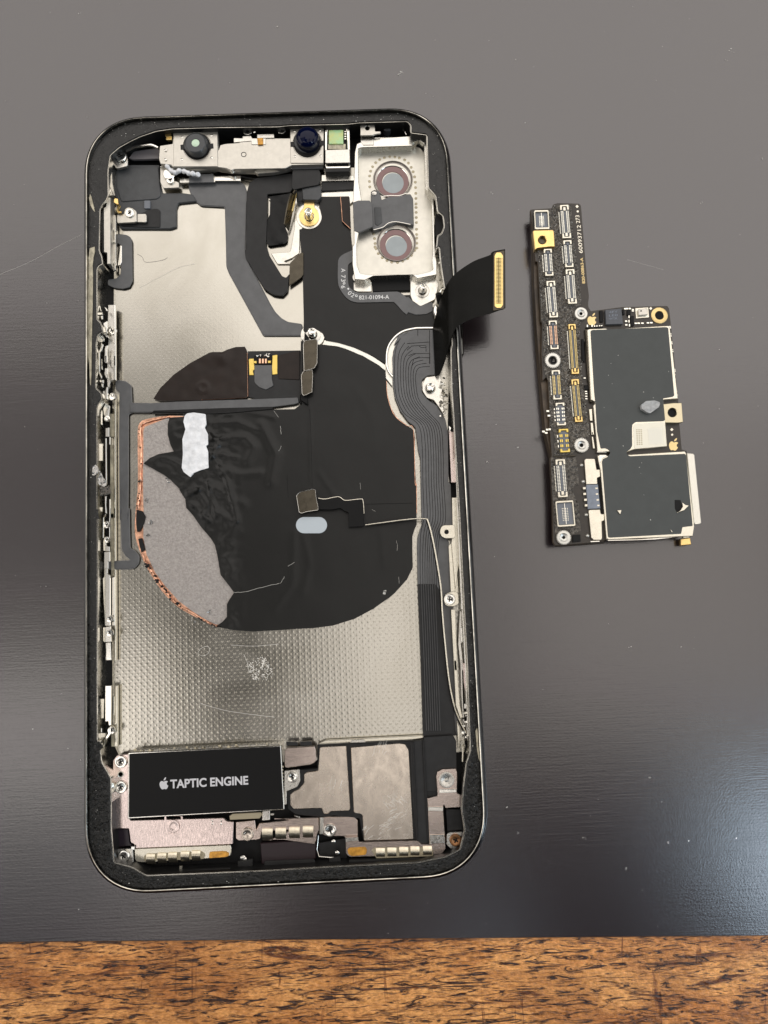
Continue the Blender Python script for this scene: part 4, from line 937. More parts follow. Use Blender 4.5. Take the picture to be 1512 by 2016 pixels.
strip('inner_steel_strip', R3('610,1700 635,1700 625,2016 600,2016'), 5.4, 0, m_cream, 1.0)
strip('thin_rail', R5('620,30 650,30 660,620 640,630 690,1134 640,1134 590,640'), 4.9, 0, m_nickel, 1)
strip('thin_rail', R3('570,0 600,0 625,900 650,1200 690,1300 720,1600 680,1300 620,1200 590,700'), 5.1, 0, m_nickel, 1)
strip('thin_rail', R3('625,50 645,60 700,430 700,800 640,440'), 5.4, 0, m_pink, 1)
for pts in (R3('650,860 690,860 690,960 650,960'), R3('655,1010 700,1100 680,1130 645,1060'), R5('625,330 665,330 675,610 635,600'), R6('410,360 440,380 460,400 430,480')): prism('spring_clip', pts, 5.5, .5, m_bright, phone, r=.8)
# crinkled shiny patch beside post (melted foil) on right
for k in range(34):
    px = Fz('%f,%f' % (rg.uniform(1195, 1255), rg.uniform(340, 690)))[0]; 
    if k == 0: bf = Batch()
    bf.flake(W(px, 4.2), rg.uniform(.15, .45), rg.uniform(3.6, 4.6), .9)
for k in range(26): bf.flake(W(C('%f,%f' % (rg.uniform(985, 1045), rg.uniform(120, 420)))[0], 4.6), rg.uniform(.12, .35), rg.uniform(4, 5.2), .9)
for k in range(30): bf.flake(W(R3('%f,%f' % (rg.uniform(600, 700), rg.uniform(950, 1750)))[0], 4.9), rg.uniform(.15, .4), rg.uniform(4.4, 5.4), .9)
bf.done('crinkled_foil', m_bayw, phone)
prism('notch_shade_block', B('1372,835 1405,850 1415,930 1395,985 1368,1000 1350,1000 1350,835'), 5.4, 2, m_void, phone, r=3)  # dark block set in the notch to stand for its deep shade
# antenna wire: a thin bright ribbon standing on edge
wpts = spline(H('640,505 750,490 900,470 1000,460 1085,460 1108,482 1150,650 1200,950') + I('1213,200 1232,420 1262,700 1300,900 1345,1020 1390,1110'), 6, False)
wz = [4.2 + .9 * math.sin(min(1, i / (len(wpts) - 1) * 1.15) * math.pi) for i in range(len(wpts))]
tube('antenna_wire', [P3(p, z) for p, z in zip(wpts, wz)], .16, m_cream, phone, n=8)
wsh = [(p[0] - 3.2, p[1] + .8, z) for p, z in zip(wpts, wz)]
ribbon('antenna_shadow', [((p[0] - 1.2, p[1] + .6), z - .15, (p[0] - 3.5, p[1] + 1.2), z - .9) for p, z in list(zip(wpts, wz))[26:]], m_void, phone, .05)  # dark strip modelled as the shadow beside the wire
prism('wire_sleeve', H('640,508 990,462 988,443 670,485'), 4.0, .25, m_flexd, phone)

# ---- display flex curling out over the right rim
U_ = C('960,545 985,440 1015,340 1060,250 1110,190 1220,115 1330,72 1350,50 1428,34'); Uz = (4.0, 5.2, 7.2, 8.8, 9.6, 10.2, 10.2, 10.1, 10.0)
D_ = C('975,855 1000,845 1035,760 1062,660 1108,548 1200,490 1300,460 1330,452 1430,415'); Dz = (4.0, 5.6, 7.6, 8.8, 9.6, 10.2, 10.2, 10.1, 10.0)
dfx = ribbon('display_flex', rungs(U_, Uz, D_, Dz, 7), mk('black_display_flex', (.005, .005, .004), .25, ior=1.2, var=.3, vs=.2), phone, .15)
dc = prism('display_connector', C('1352,55 1425,40 1425,420 1350,435'), 10.25, .35, m_stiff, dfx, r=3)
prism('connector_frame', fillet(C('1360,75 1372,55 1400,55 1415,75 1415,395 1400,415 1372,415 1360,400'), 2), 10.4, .15, m_gold, dc, holes=[C('1372,90 1402,90 1402,385 1372,385')], bev=.04)
bb = Batch()
for k in range(34):
    y = 92 + k * 8.7
    for x, hx in ((1377, .34), (1399, .42)): bb.box(W(C('%f,%f' % (x, y))[0], 10.45), (1, -.06), hx, .06, 10.3, 10.47)
bb.done('pins', m_ping, dc)

# ---- left rail
prism('rail_block', L1('640,110 720,110 722,480 725,1760 640,1760 640,1480 560,1460 555,370 610,340 630,220'), 6.1, 2.4, m_shieldw, phone, r=.6)
prism('rail_dark_plate', L1('500,400 555,370 560,1480 520,1480'), 5.6, 2, m_flexd, phone)  # dark plate beside the rail block
prism('rail_side_plate', L1('735,480 860,560 865,1250 850,1900 730,1760'), 4.0, 1.2, m_nickel, phone, r=.8)
for pts in ('745,820 800,830 850,960 850,1240 780,1200 745,1000', '745,1640 790,1620 850,1780 850,1900 800,1940 745,1800'): prism('cutout_frame', L1(pts), 4.4, .4, m_bright, phone, r=1, holes=[inset(ccw(L1(pts)), 2.2)], bev=.04)
prism('gold_clip', L1('810,150 840,125 910,140 925,280 870,270 800,230'), 5.6, .4, m_gold, phone, r=.8)
tube('gold_spring', [P3(p, z) for p, z in zip(L1('900,270 950,330 900,430 910,480 1000,490'), (5.4, 4.8, 4.6, 4.4, 4.3))], .28, m_gold, phone, n=8)
te = prism('tab_plate', L1('885,560 900,540 1050,530 1080,400 1150,350 1260,370 1370,450 1380,700 1330,725 910,745 885,720'), 4.0, .5, m_shieldw, phone, r=2.5)
prism('tab_arm', L1('1390,515 1600,515 1620,560 1620,700 1590,725 1390,720'), 3.8, .4, m_shieldw, te, r=1.5); screw('screw', L1('1195,490')[0], 9, 4.3, te)
prism('side_grey_flex', L1('870,1010 1000,1020 1120,1035 1220,1090 1255,1180') + D('415,150 418,390 395,435 350,448 280,440 235,420 235,380 300,370 330,340 340,130 320,115 290,95'), 2.95, .3, m_flex, phone, r=3)
prism('flex_fold_window', L1('970,1290 1005,1300 1005,1700 960,1790 900,1800'), 3.1, .2, m_bright, phone, r=1)
# long wall plate + openings of the lower left rail
prism('rail_plate', L5('690,0 800,0 810,1134') + L2('815,0 815,600 720,640 690,780 650,820 640,560 650,0') + L5('690,1134 690,700 680,300'), 4.2, .6, m_nickel, phone, r=.6)
prism('rail_edge', L5('795,0 825,0 830,1134 800,1134') , 4.5, .5, m_bright, phone); prism('rail_edge', L2('815,0 850,0 855,610 815,600'), 4.5, .5, m_bright, phone)
screw('screw', L5('758,480')[0], 9, 4.4, phone)
def clip(fn, pts, z=5.6, m=None, t=.5, r=.6): prism('spring_clip', fn(pts), z, t, m or m_bright, phone, r=r)
for fn, pts, z in ((L5, '600,340 670,300 665,520 610,510', 5.8), (L5, '620,40 650,50 690,110 660,120', 5.8), (L5, '510,0 545,20 570,120 550,130 530,60', 5.6), (L5, '500,140 590,140 590,185 520,190', 5.4), (L5, '545,205 590,200 590,265 560,270', 5.4),
    (L5, '640,770 690,750 665,830 660,1070 620,1070 625,830', 5.7), (L5, '560,690 600,740 570,850 535,900 535,1130 515,1130 520,860 545,800', 5.5), (L5, '620,540 680,560 690,610 650,600', 5.8),
    (L2, '585,0 640,0 640,160 700,220 700,300 660,210 590,170', 5.7), (L2, '585,310 650,310 640,450 675,560 620,560 575,450', 5.7), (L2, '440,0 460,0 460,400 510,500 510,570 480,560 440,430', 5.5), (L2, '495,80 515,80 530,360 495,340', 5.3), (L2, '450,600 550,600 545,680 460,660', 5.4), (L2, '490,690 545,690 540,790 500,770', 5.2),
    (L2, '620,780 660,780 650,1080 600,1080 600,860', 5.9), (L2, '530,880 590,870 590,1080 540,1060', 5.6),
    (L2, '600,1170 700,1240 700,1290 690,1400 680,1560 560,1480 540,1320', 4.6), (L2, '450,1400 530,1350 530,1720 450,1720', 4.4), (L2, '600,1800 690,1780 690,2016 600,2016', 4.8),
    (L3, '460,165 535,165 535,600 460,600', 4.9), (L3, '590,30 620,30 630,1170 600,1170', 5.6), (L3, '690,0 720,0 715,200 690,180', 4.8), (L3, '580,1470 620,1470 610,1700 630,1900 590,1900', 5.5), (L3, '690,1540 715,1540 715,2016 695,2016', 5.0), (L3, '455,1740 530,1740 520,1860 455,1850', 4.9),
    (L7, '600,590 640,590 650,700 715,720 715,810 600,800 595,640', 4.8), (L7, '615,815 720,815 720,1000 690,1000 690,1134 610,1134', 5.2), (L7, '590,170 640,110 640,130 605,180 600,560 585,560', 5.4), (L7, '705,80 720,80 720,600 705,600', 4.8),
    (L4, '450,0 520,0 520,290 570,330 570,1330 470,1330 440,800 425,390 455,350', 4.9), (L4, '580,390 650,360 660,1330 585,1330', 4.0), (L4, '430,1360 580,1340 590,1650 450,1660 430,1620', 4.9), (L4, '480,1670 580,1660 590,2016 480,2016 490,1850', 4.7),
    (L6, '635,0 740,0 735,740 700,740 690,660 635,670', 5.0), (L6, '540,260 585,240 620,240 610,610 540,610', 4.3), (L6, '745,200 800,200 800,560 745,460', 3.8), (L6, '530,870 650,880 640,950 590,1010 590,1134 530,1134', 4.8), (L6, '680,900 735,750 735,900 660,1010 620,1134 600,1134 620,990', 5.2), (L6, '530,760 570,790 570,870 530,860', 5)):
    clip(fn, pts, z, m_cream if z < 4.0 else m_bright)
for fn, pts, z in ((L4, '590,30 660,30 660,340 590,370', 3.0), (L7, '720,100 800,100 800,980 730,980', 3.0), (L3, '715,200 810,200 810,2016 715,2016', 3.0), (L2, '700,1440 820,1440 820,2016 720,2016', 3.0), (L6, '745,730 800,730 800,1134 745,1134', 3.2)):
    prism('glued_strip', fn(pts), z, .5, m_residue, phone, r=.6)
for fn, pts in ((L7, '800,0 825,0 825,990 800,990'), (L3, '815,0 845,0 850,2016 815,2016'), (L2, '825,900 850,1340 850,2016 825,2016'), (L4, '655,210 685,210 690,2016 660,2016'), (L6, '800,0 860,0 860,1134 805,1134')):
    prism('rail_edge', fn(pts), 3.6, .9, m_cream, phone)
for px, r_ in (((216, 1218.5), 6.5), ((216, 1246), 7), ((219, 1438), 7), (L2('760,1020')[0], 7.5), (L7('660,310')[0], 7), (L7('665,590')[0], 6), (L5('560,640')[0], 6), (L2('640,1560')[0], 6)): screw('screw', px, r_, 5.0, phone, cross=px[1] > 900)
# foil and black plug on the left rail
sheet('foil_scrap', L3('265,850 290,740 350,690 420,760 430,820 400,900 330,960 270,950'), 7.15, lambda x, y: .3 * mnoise.noise(Vector((x * 2, y * 2, 0))), m_foil, phone, step=.2, edge=.15)
sheet('foil_scrap', L3('440,800 480,860 550,1020 620,1090 625,1200 560,1240 450,1200 410,1130'), 6.4, lambda x, y: .4 * mnoise.noise(Vector((x * 2, y * 2, 3))), m_foil, phone, step=.2, edge=.15)
sheet('black_scrap', L3('445,1215 600,1245 690,1200 715,1300 740,1390 620,1450 460,1470 440,1300'), 6.0, lambda x, y: .5 * mnoise.noise(Vector((x * 1.3, y * 1.3, 3))) + .3, m_glue, phone, step=.22, edge=.3)
# top-left corner: antenna band, screw, dark opening with wire
prism('corner_slot', A('390,420 430,370 600,345 620,360 615,425 420,430'), 3.6, .6, mk('grey_slot_floor', (.16, .15, .155), .35), phone, r=2)
tube('corner_band', [P3(p, 5.2) for p in spline(A('370,370 430,340 500,330 560,325 610,345'), 5, False)], .28, m_bright, phone, n=6)
tube('corner_wire', [P3(p, 5.6) for p in spline(A('262,385 250,450 240,560 250,640 270,700'), 5, False)], .14, m_bright, phone, n=6)
cs = prism('corner_ear', A('275,395 300,370 370,375 385,440 380,480 300,500 275,460'), 4.6, .6, m_nickel, phone, r=3); screw('screw', A('330,405')[0], 11, 5.1, cs)
lathe('black_peg', W(A('560,260')[0], 4.6), [(.8, 3), (.8, 4.6), (.6, 4.8), (.01, 4.82)], m_rubber, phone, n=20)
prism('rail_plate', A('245,500 265,480 270,600 290,700 260,700 245,640'), 5.0, 1.2, m_nickel, phone)

# ---- haptic motor
hp_px = K('375,158 1445,108 1468,550 372,610')
tap = prism('haptic_motor', K('368,150 1450,100 1475,555 365,620'), 5.45, 3.0, m_bright, phone, r=2, bev=.1)
hl = prism('motor_label', hp_px, 5.5, .06, mk('black_motor_label', (.007, .007, .007), .35, ior=1.25), tap, r=2, bev=.02)
m_print = mk('silver_white_print', (.62, .62, .64), .4, .2)
text('lettering', 'TAPTIC ENGINE', K('667,402')[0], K('1220,374')[0], 5.51, m_print, hl, height=1.46, bold=.03)
def apple(px_c, size_px, z, mat, parent, rot=0, name='fruit_logo'):
    body = [(0, .28), (.16, .36), (.34, .36), (.47, .27), (.36, .14), (.34, -.02), (.40, -.16), (.5, -.22), (.42, -.42), (.28, -.60), (.14, -.62), (0, -.57), (-.14, -.62), (-.28, -.60), (-.44, -.38), (-.52, -.12), (-.50, .14), (-.38, .32), (-.20, .37)]
    leaf = [(0, .42), (.02, .58), (.14, .74), (.27, .80), (.26, .62), (.14, .48)]
    c, s = math.cos(rot), math.sin(rot)
    o = None
    for i, sh in enumerate((body, leaf)):
        q = [(px_c[0] + (x * c - y * s) * size_px, px_c[1] - (x * s + y * c) * size_px) for x, y in sh]
        oo = prism(name if i == 0 else 'leaf', spline(q, 4), z + .03, .04, mat, parent if i == 0 else o, bev=0)
        if i == 0: o = oo
apple(K('622,373')[0], 16.5, 5.5, m_print, hl, .05)
bb = Batch()
for q in range(16): bb.blob(W(K('%f,%f' % (400 + q * 62 + rg.uniform(-20, 20), 140 - q * 2.9 + rg.uniform(-8, 4)))[0], 5.2), rg.uniform(.1, .3), .12, 5.2)
for q in range(12): bb.blob(W(K('%f,%f' % (1463, 250 + q * 24))[0], 5.0), .2, .15, 5.0)
bb.done('solder_lumps', m_oil, tap)
prism('motor_lid_strip', K('420,150 1440,95 1452,90 1285,92 430,132'), 4.4, .6, m_bright, phone, r=1)
lb = prism('left_bracket', K('260,205 290,168 372,160 372,608 385,630 1045,612 1065,635 1115,640 1110,800 415,830 410,800 385,790 372,690 255,690 255,420'), 4.3, .5, m_pink, phone, r=2, bev=.1)
screw('screw', K('315,217')[0], 11, 4.75, lb); screw('screw', K('315,396')[0], 11, 4.75, lb)
lathe('bracket_hole', W(K('316,303')[0], 4.3), [(.55, 4.2), (.55, 4.36), (.40, 4.38), (.36, 4.3), (.01, 4.3)], m_nickel, lb, n=20)
prism('stamped_ring', fillet(K('625,600 755,600 755,690 735,730 690,742 645,730 625,690'), 3), 4.36, .1, m_pink, lb, holes=[fillet(K('638,600 742,600 742,685 725,718 690,728 655,718 638,685'), 3)], bev=.02)
lathe('stamped_dimple', W(K('690,672')[0], 4.33), [(1.15, 4.28), (1.1, 4.36), (.9, 4.38), (.5, 4.33), (.45, 4.22), (.01, 4.2)], m_pink, lb, n=30)
bb = Batch()
for px in K('966,635 966,655 1028,635 1028,655'): bb.blob(W(px, 4.33), .18, .06, 4.3)
bb.done('punch_marks', m_bright, lb, kind=None)
ls = prism('left_spring_strip', K('412,830 1090,803 1100,830 1095,880 1060,895 890,905 470,930 425,925 412,900'), 4.1, .5, m_cream, phone, r=2.5, bev=.12)
def springs(px_list, w_, h_, z, parent):
    for px in px_list:
        pts = [(px[0] - w_, px[1] - h_), (px[0] + w_, px[1] - h_), (px[0] + w_, px[1] + h_), (px[0] - w_, px[1] + h_)]
        a, b, c, d = [Vector(W(p, z)) for p in pts]; V_, F_ = [], []; n = 7
        for k in range(n + 1):
            t = k / n; zz = z + .35 * math.sin(t * math.pi) - .5 * t * t
            p, q = a.lerp(d, t), b.lerp(c, t); V_ += [(p.x, p.y, zz), (q.x, q.y, zz)]
        m_ = len(V_)
        V_ += [(v[0], v[1], v[2] - .35) for v in V_]
        for k in range(n):
            i = 2 * k; F_ += [[i, i + 1, i + 3, i + 2], [i, i + 2, i + 2 + m_, i + m_], [i + 1, i + 1 + m_, i + 3 + m_, i + 3]]
        F_ += [[0, m_, m_ + 1, 1], [m_ - 2, m_ - 1, 2 * m_ - 1, 2 * m_ - 2]]
        finish('spring_finger', V_, F_, m_fing, parent, auto=40)
m_fing = mk('spring_steel', (0.66, 0.60, 0.47), 0.33, 1.0, var=.1, vs=1.5, rvar=.08)
springs(K('528,908 608,902 684,897 772,890 850,885'), 8.6, 10.5, 4.35, ls)
prism('slot_rim', K('480,885 500,868 890,850 915,870 905,905 480,920'), 4.2, .12, m_oil, ls, r=2)
prism('amber_window', K('945,853 1060,848 1085,862 1080,885 1050,892 940,900'), 4.2, .14, m_amber, ls, r=3)
cp = prism('corner_plate', K('272,835 400,830 405,935 345,950 300,938 272,920'), 4.6, .4, m_nickel, phone, r=2.5); screw('screw', K('335,885')[0], 10.5, 5.05, cp)
prism('small_peg', K('388,815 412,815 412,840 388,840'), 4.9, .4, m_bright, phone)
prism('purple_black_block', K('258,692 368,692 380,790 400,810 265,825'), 3.6, 1, mk('purple_black', (.014, .008, .014), .3), phone, r=1)
tube('corner_line', [P3(p, 4.2) for p in spline(K('400,955 430,972 480,980 520,978'), 4, False)], .08, m_nickel, phone, n=5)
prism('white_peg', K('730,955 752,955 750,980 730,980'), 4.2, .4, m_cream, phone)
# centre bottom
cbk = prism('centre_bracket', K('1130,642 1265,628 1275,700 1300,650 1512,628') + L('30,625 335,615 340,700 325,730 310,800 100,770 0,770') + K('1512,700 1315,710 1305,765 1270,770 1150,775 1130,760'), 4.2, .5, m_brown, phone, r=1.5, bev=.1)
screw('screw', K('1213,730')[0], 11.5, 4.5, cbk, cross=False, mat=m_worn); 
springs([(526.5, 1644), (552.9, 1643), (579.7, 1641.5), (606.5, 1640)], 10.4, 12.5, 4.5, cbk)
prism('motor_flex_foot', K('1085,600 1110,583 1310,572 1320,590 1300,618 1090,628'), 4.6, .5, m_oil, phone, r=1)
mc = prism('bright_clip', K('1320,565 1372,560 1372,628 1318,632'), 5.0, .5, m_bright, phone, r=1); prism('bright_clip', K('1375,580 1405,578 1402,595 1375,596'), 5.0, .3, m_bright, phone)
prism('bright_clip', L('165,600 205,610 210,620 180,615'), 5.0, .3, m_bright, phone)
rb = prism('right_pink_plate', L('345,612 570,608 600,640 602,770 520,768 505,745 380,742 365,735 345,650'), 4.3, .5, m_brown, phone, r=1.5, bev=.1)
screw('screw', L('410,705')[0], 11.5, 4.6, rb); prism('white_fold', L('342,615 368,615 366,730 340,730'), 4.6, .3, m_bright, rb)
# lightning port block
prism('port_block', X('512,1660 622,1652 622,1690 600,1700 515,1702'), 3.7, 1.6, mk('plum_black_port', (.016, .008, .010), .35), phone, r=2, bev=.15)
prism('port_lip', X('520,1696 618,1692 622,1702 618,1710 530,1715 520,1708'), 4.2, .7, m_flexd, phone, r=3, bev=.15)
prism('port_side', X('626,1660 680,1650 684,1690 630,1690'), 3.0, .5, m_black, phone, r=2)
tube('port_outline', [P3(p, 4.0) for p in X('627,1645 624,1672 628,1686 650,1688 668,1688')], .09, m_nickel, phone, n=5)
prism('port_nub', L('405,895 480,880 488,940 405,945'), 4.4, .8, m_flexd, phone, r=1.5); prism('port_nub', K('1145,920 1250,905 1250,985 1145,990'), 4.2, .8, m_flexd, phone, r=1.5)
for px in (L('435,780')[0], L('460,855')[0], K('1185,893')[0], K('1195,905')[0], K('1175,897')[0]): lathe('contact_bump', W(px, 4.4), [(.45, 4.1), (.35, 4.4), (.01, 4.5)], m_bright, phone, n=10)
for pts in ('495,1003 1090,968 1100,990 500,1020',): prism('bottom_rail', K(pts), 5.2, .8, m_flexd, phone, r=2)
prism('bottom_rail', L('540,905 1100,890 1105,915 540,935'), 5.2, .8, m_flexd, phone, r=2)
# speaker
sp_base = prism('speaker_box', L('128,300 325,285 325,125 1045,92 1040,70 1240,58 1262,90 1270,300 1280,480 1065,480 1060,540 1090,800 640,800 610,625 430,605 370,615 180,600 125,560 118,440'), 4.3, 1.9, m_black, phone, r=2, bev=.12)
prism('speaker_plate', L('340,145 355,138 520,130 548,560 540,572 415,575 400,592 368,592 355,555 165,560 142,535 140,465 165,440 205,420 235,385 235,325 255,310 330,300'), 4.55, .35, m_worn, sp_base, r=2.5, bev=.1)
prism('speaker_plate', L('552,142 880,113 920,120 945,160 978,765 640,775 632,605 615,592 572,585'), 4.55, .35, m_worn, sp_base, r=2.5, bev=.1)
bs_ = Batch()
for cx, cy, n_, an in ((740, 150, 10, 1.1), (850, 500, 16, -.8), (870, 600, 16, .5), (700, 720, 12, .6), (430, 400, 8, 1.2), (820, 680, 12, .4)):
    for q in range(n_):
        p = W(L('%f,%f' % (cx + rg.uniform(-60, 60), cy + rg.uniform(-40, 40)))[0], 4.56); a_ = an + rg.uniform(-.3, .3)
        bs_.box(p, (math.cos(a_), math.sin(a_)), rg.uniform(.2, .8), .018, 4.5, 4.556)
bs_.done('scratch_marks', m_scuff, sp_base)
prism('speaker_rib', L('955,105 1035,92 1075,790 1000,795 968,500'), 4.5, .3, m_flexd, sp_base, r=2); prism('speaker_rib', L('968,105 980,105 1010,790 998,790'), 4.75, .3, m_black, sp_base); prism('speaker_rib', L('1035,92 1048,92 1085,780 1070,780'), 4.75, .3, m_black, sp_base)
prism('plate_lip', L('330,118 380,95 1045,62 1045,78 960,90 560,108 340,125'), 3.6, .8, m_cream, phone, r=1); prism('lip_tab', L('545,112 560,92 640,88 655,110'), 3.9, .3, m_nickel, phone, r=1)
prism('speaker_pad', L('1045,75 1240,60 1265,95 1268,300 1150,310 1130,440 1060,440'), 4.45, .3, m_flexd, sp_base, r=3)
sbk = prism('small_bracket', L('103,160 115,145 305,133 315,160 318,235 300,252 270,262 115,282 103,270'), 5.0, .4, m_brown, phone, r=2, bev=.1)
prism('clip_feet', L('115,105 190,108 192,130 115,130'), 4.8, .4, m_flexd, sbk); prism('clip_feet', L('210,105 285,103 288,128 210,133'), 4.8, .4, m_flexd, sbk)
bk2 = prism('screw_bracket', L('103,300 205,290 210,370 190,410 140,430 118,440 118,530 100,530'), 4.7, .4, m_nickel, phone, r=2); screw('screw', L('155,345')[0], 10, 5.0, bk2)
rbk = prism('right_bracket', L('1130,345 1140,305 1170,288 1262,283 1272,310 1272,452 1298,460 1308,500 1305,548 1190,555 1183,530 1178,545 1190,745 1195,830 1170,862 1120,870 900,878 545,885 518,865 515,752 600,748 605,778 640,780 1000,770 1030,795 1085,795 1070,485 1140,468'), 4.9, .4, m_brown, phone, r=2, bev=.1)
lathe('stamped_dimple', W(L('1200,362')[0], 4.92), [(1.4, 4.88), (1.35, 5.0), (1.1, 5.02), (.8, 4.96), (.4, 4.9), (.3, 5.0), (.01, 5.02)], m_nickel, rbk, n=32)
prism('bright_fold', L('1075,545 1178,545 1178,575 1075,572'), 5.1, .2, m_bright, rbk); prism('bright_fold', L('1085,735 1190,732 1192,790 1088,795'), 5.1, .2, m_bright, rbk); prism('bright_fold', L('1150,425 1268,425 1268,448 1150,452'), 5.1, .2, m_bright, rbk)
prism('bright_fold', L('515,752 602,750 602,775 516,785'), 5.1, .2, m_bright, rbk)
prism('slot_rim', L('690,840 710,820 1090,815 1110,840 1110,880 725,895'), 5.0, .15, m_oil, rbk, r=2.5)
springs(L('752,863 830,860 910,857 986,853 1070,850'), 8.8, 11.5, 5.05, rbk)
prism('amber_window', L('528,835 545,820 650,815 662,835 655,870 560,880 535,865'), 5.0, .15, m_amber, rbk, r=3)
cp2 = prism('corner_plate', L('1200,735 1215,718 1315,713 1315,800 1290,825 1225,828 1200,800'), 4.9, .4, m_nickel, phone, r=2.5); screw('screw', L('1262,772')[0], 11, 5.3, cp2, mat=mk('brown_screw', (.30, .15, .07), .3, 1.0))
prism('right_black_block', L('1195,560 1305,560 1320,700 1205,715'), 4.0, 1.2, m_black, phone, r=1)
for px, s_ in ((R3('880,1450')[0], 1),): 
    prism('gasket_tear', R3('870,1400 905,1340 925,1480 930,1700 960,2016 930,1950 895,1750'), 7.15, .2, m_residue, phone, r=1)

# ------------------------------------------------------------------ THE LOGIC BOARD
c0 = W((1210, 760), 0)
board = bpy.data.objects.new('logic_board', None); col.objects.link(board); CENTER['logic_board'] = Vector((c0[0], c0[1], 0)); board.location = (c0[0] * MM, c0[1] * MM, 0)
board['label'] = 'black L-shaped phone circuit board with connectors and two shielded blocks, beside the phone'; board['category'] = 'circuit board'
ZB = 3.3
def wpx(p, zf, zt): # pixel that shows, at height zt, the world point seen at p on height zf
    x, y = W(p, zf); q = CR.transposed() @ (Vector((x, y, zt)) - CAM); return (756 + F_PX * q.x / -q.z, 1008 - F_PX * q.y / -q.z)
stack_lo = X('1046,413 1088,410 1140,402 1160,620 1175,860 1190,1070 1100,1076 1088,990 1083,905 1070,850 1060,740 1053,650 1048,560')
prism('lower_board', stack_lo, .9, .85, m_pcb, board, r=1.5, side=m_pcbe)
prism('board_spacer', X('1050,418 1088,414 1138,404 1158,620 1175,860 1190,1066 1103,1070 1091,990 1086,905 1074,850 1064,740 1057,650 1052,560'), 2.35, 1.5, m_pcbe, board, r=1.5, bev=0)
top_px = M2('135,165 530,140 560,70 640,45 900,50 1040,55 1075,90 1160,1134') + M3('1100,400 1130,640 1110,830 1165,920') + M8('560,110 1240,92 1265,130 1290,350') + N('1240,860') + O('1250,60 1270,275 1310,285 1365,920 1270,985 650,1020 510,1045 225,1068 205,1040 200,700 180,350 195,325 180,150') + M5('200,1000 200,600 170,0') + M4('170,1134 150,600 160,0') + M3('230,1134 175,0') + M2('230,1134 205,900 180,560')
prism('upper_board', top_px, ZB, .9, m_pcb, board, r=1.5, bev=.05, side=m_pcbe)
glue_px = [(p[0] + .8, p[1] + 1) for p in M2('190,180 520,160 560,90 890,70 920,600 1000,1134') + M3('960,400 980,800 860,840 830,960') + M4('880,20 850,300 880,700 900,1134') + M5('860,300 900,700 940,1000') + M6('860,60 500,420') + M6('200,430 190,0') + M5('215,960 180,100') + M4('180,900 170,0') + M3('240,1134 190,0') + M2('250,900')]
def gdisp(x, y): return .07 * mnoise.noise(Vector((x * 2.4, y * 2.4, 0))) + .05 * mnoise.noise(Vector((x * 6, y * 6, 0)))
sheet('underfill_coating', glue_px, ZB + .14, gdisp, m_glue, board, step=.24, thick=.15, edge=.2)
sheet('underfill_coating', M6('140,480 230,470 600,480 640,700 660,980 560,1020 550,1134') + M7('560,300 600,800 430,880 400,800 300,760 130,880 100,600 60,0') + M6('150,800'), ZB + .14, gdisp, m_glue, board, step=.24, thick=.15, edge=.2)
bq = Batch(); gp_ = ccw([W(p, ZB + .14) for p in glue_px])
for k in range(1500):
    x = rg.uniform(min(p[0] for p in gp_), max(p[0] for p in gp_)); y = rg.uniform(min(p[1] for p in gp_), max(p[1] for p in gp_))
    if in_poly(x, y, gp_): bq.blob((x, y), rg.uniform(.05, .16), rg.uniform(.04, .1), ZB + .17, .4)
bq.done('underfill_beads', m_glue, board)
bq = Batch()
for k in range(2200):
    x = rg.uniform(min(p[0] for p in gp_), max(p[0] for p in gp_)); y = rg.uniform(min(p[1] for p in gp_), max(p[1] for p in gp_))
    if in_poly(x, y, gp_): bq.flake((x, y), rg.uniform(.03, .09), ZB + .2, .5)
bq.done('glint_specks', m_dust, board)  # pale flakes standing in for glints on the glossy underfill
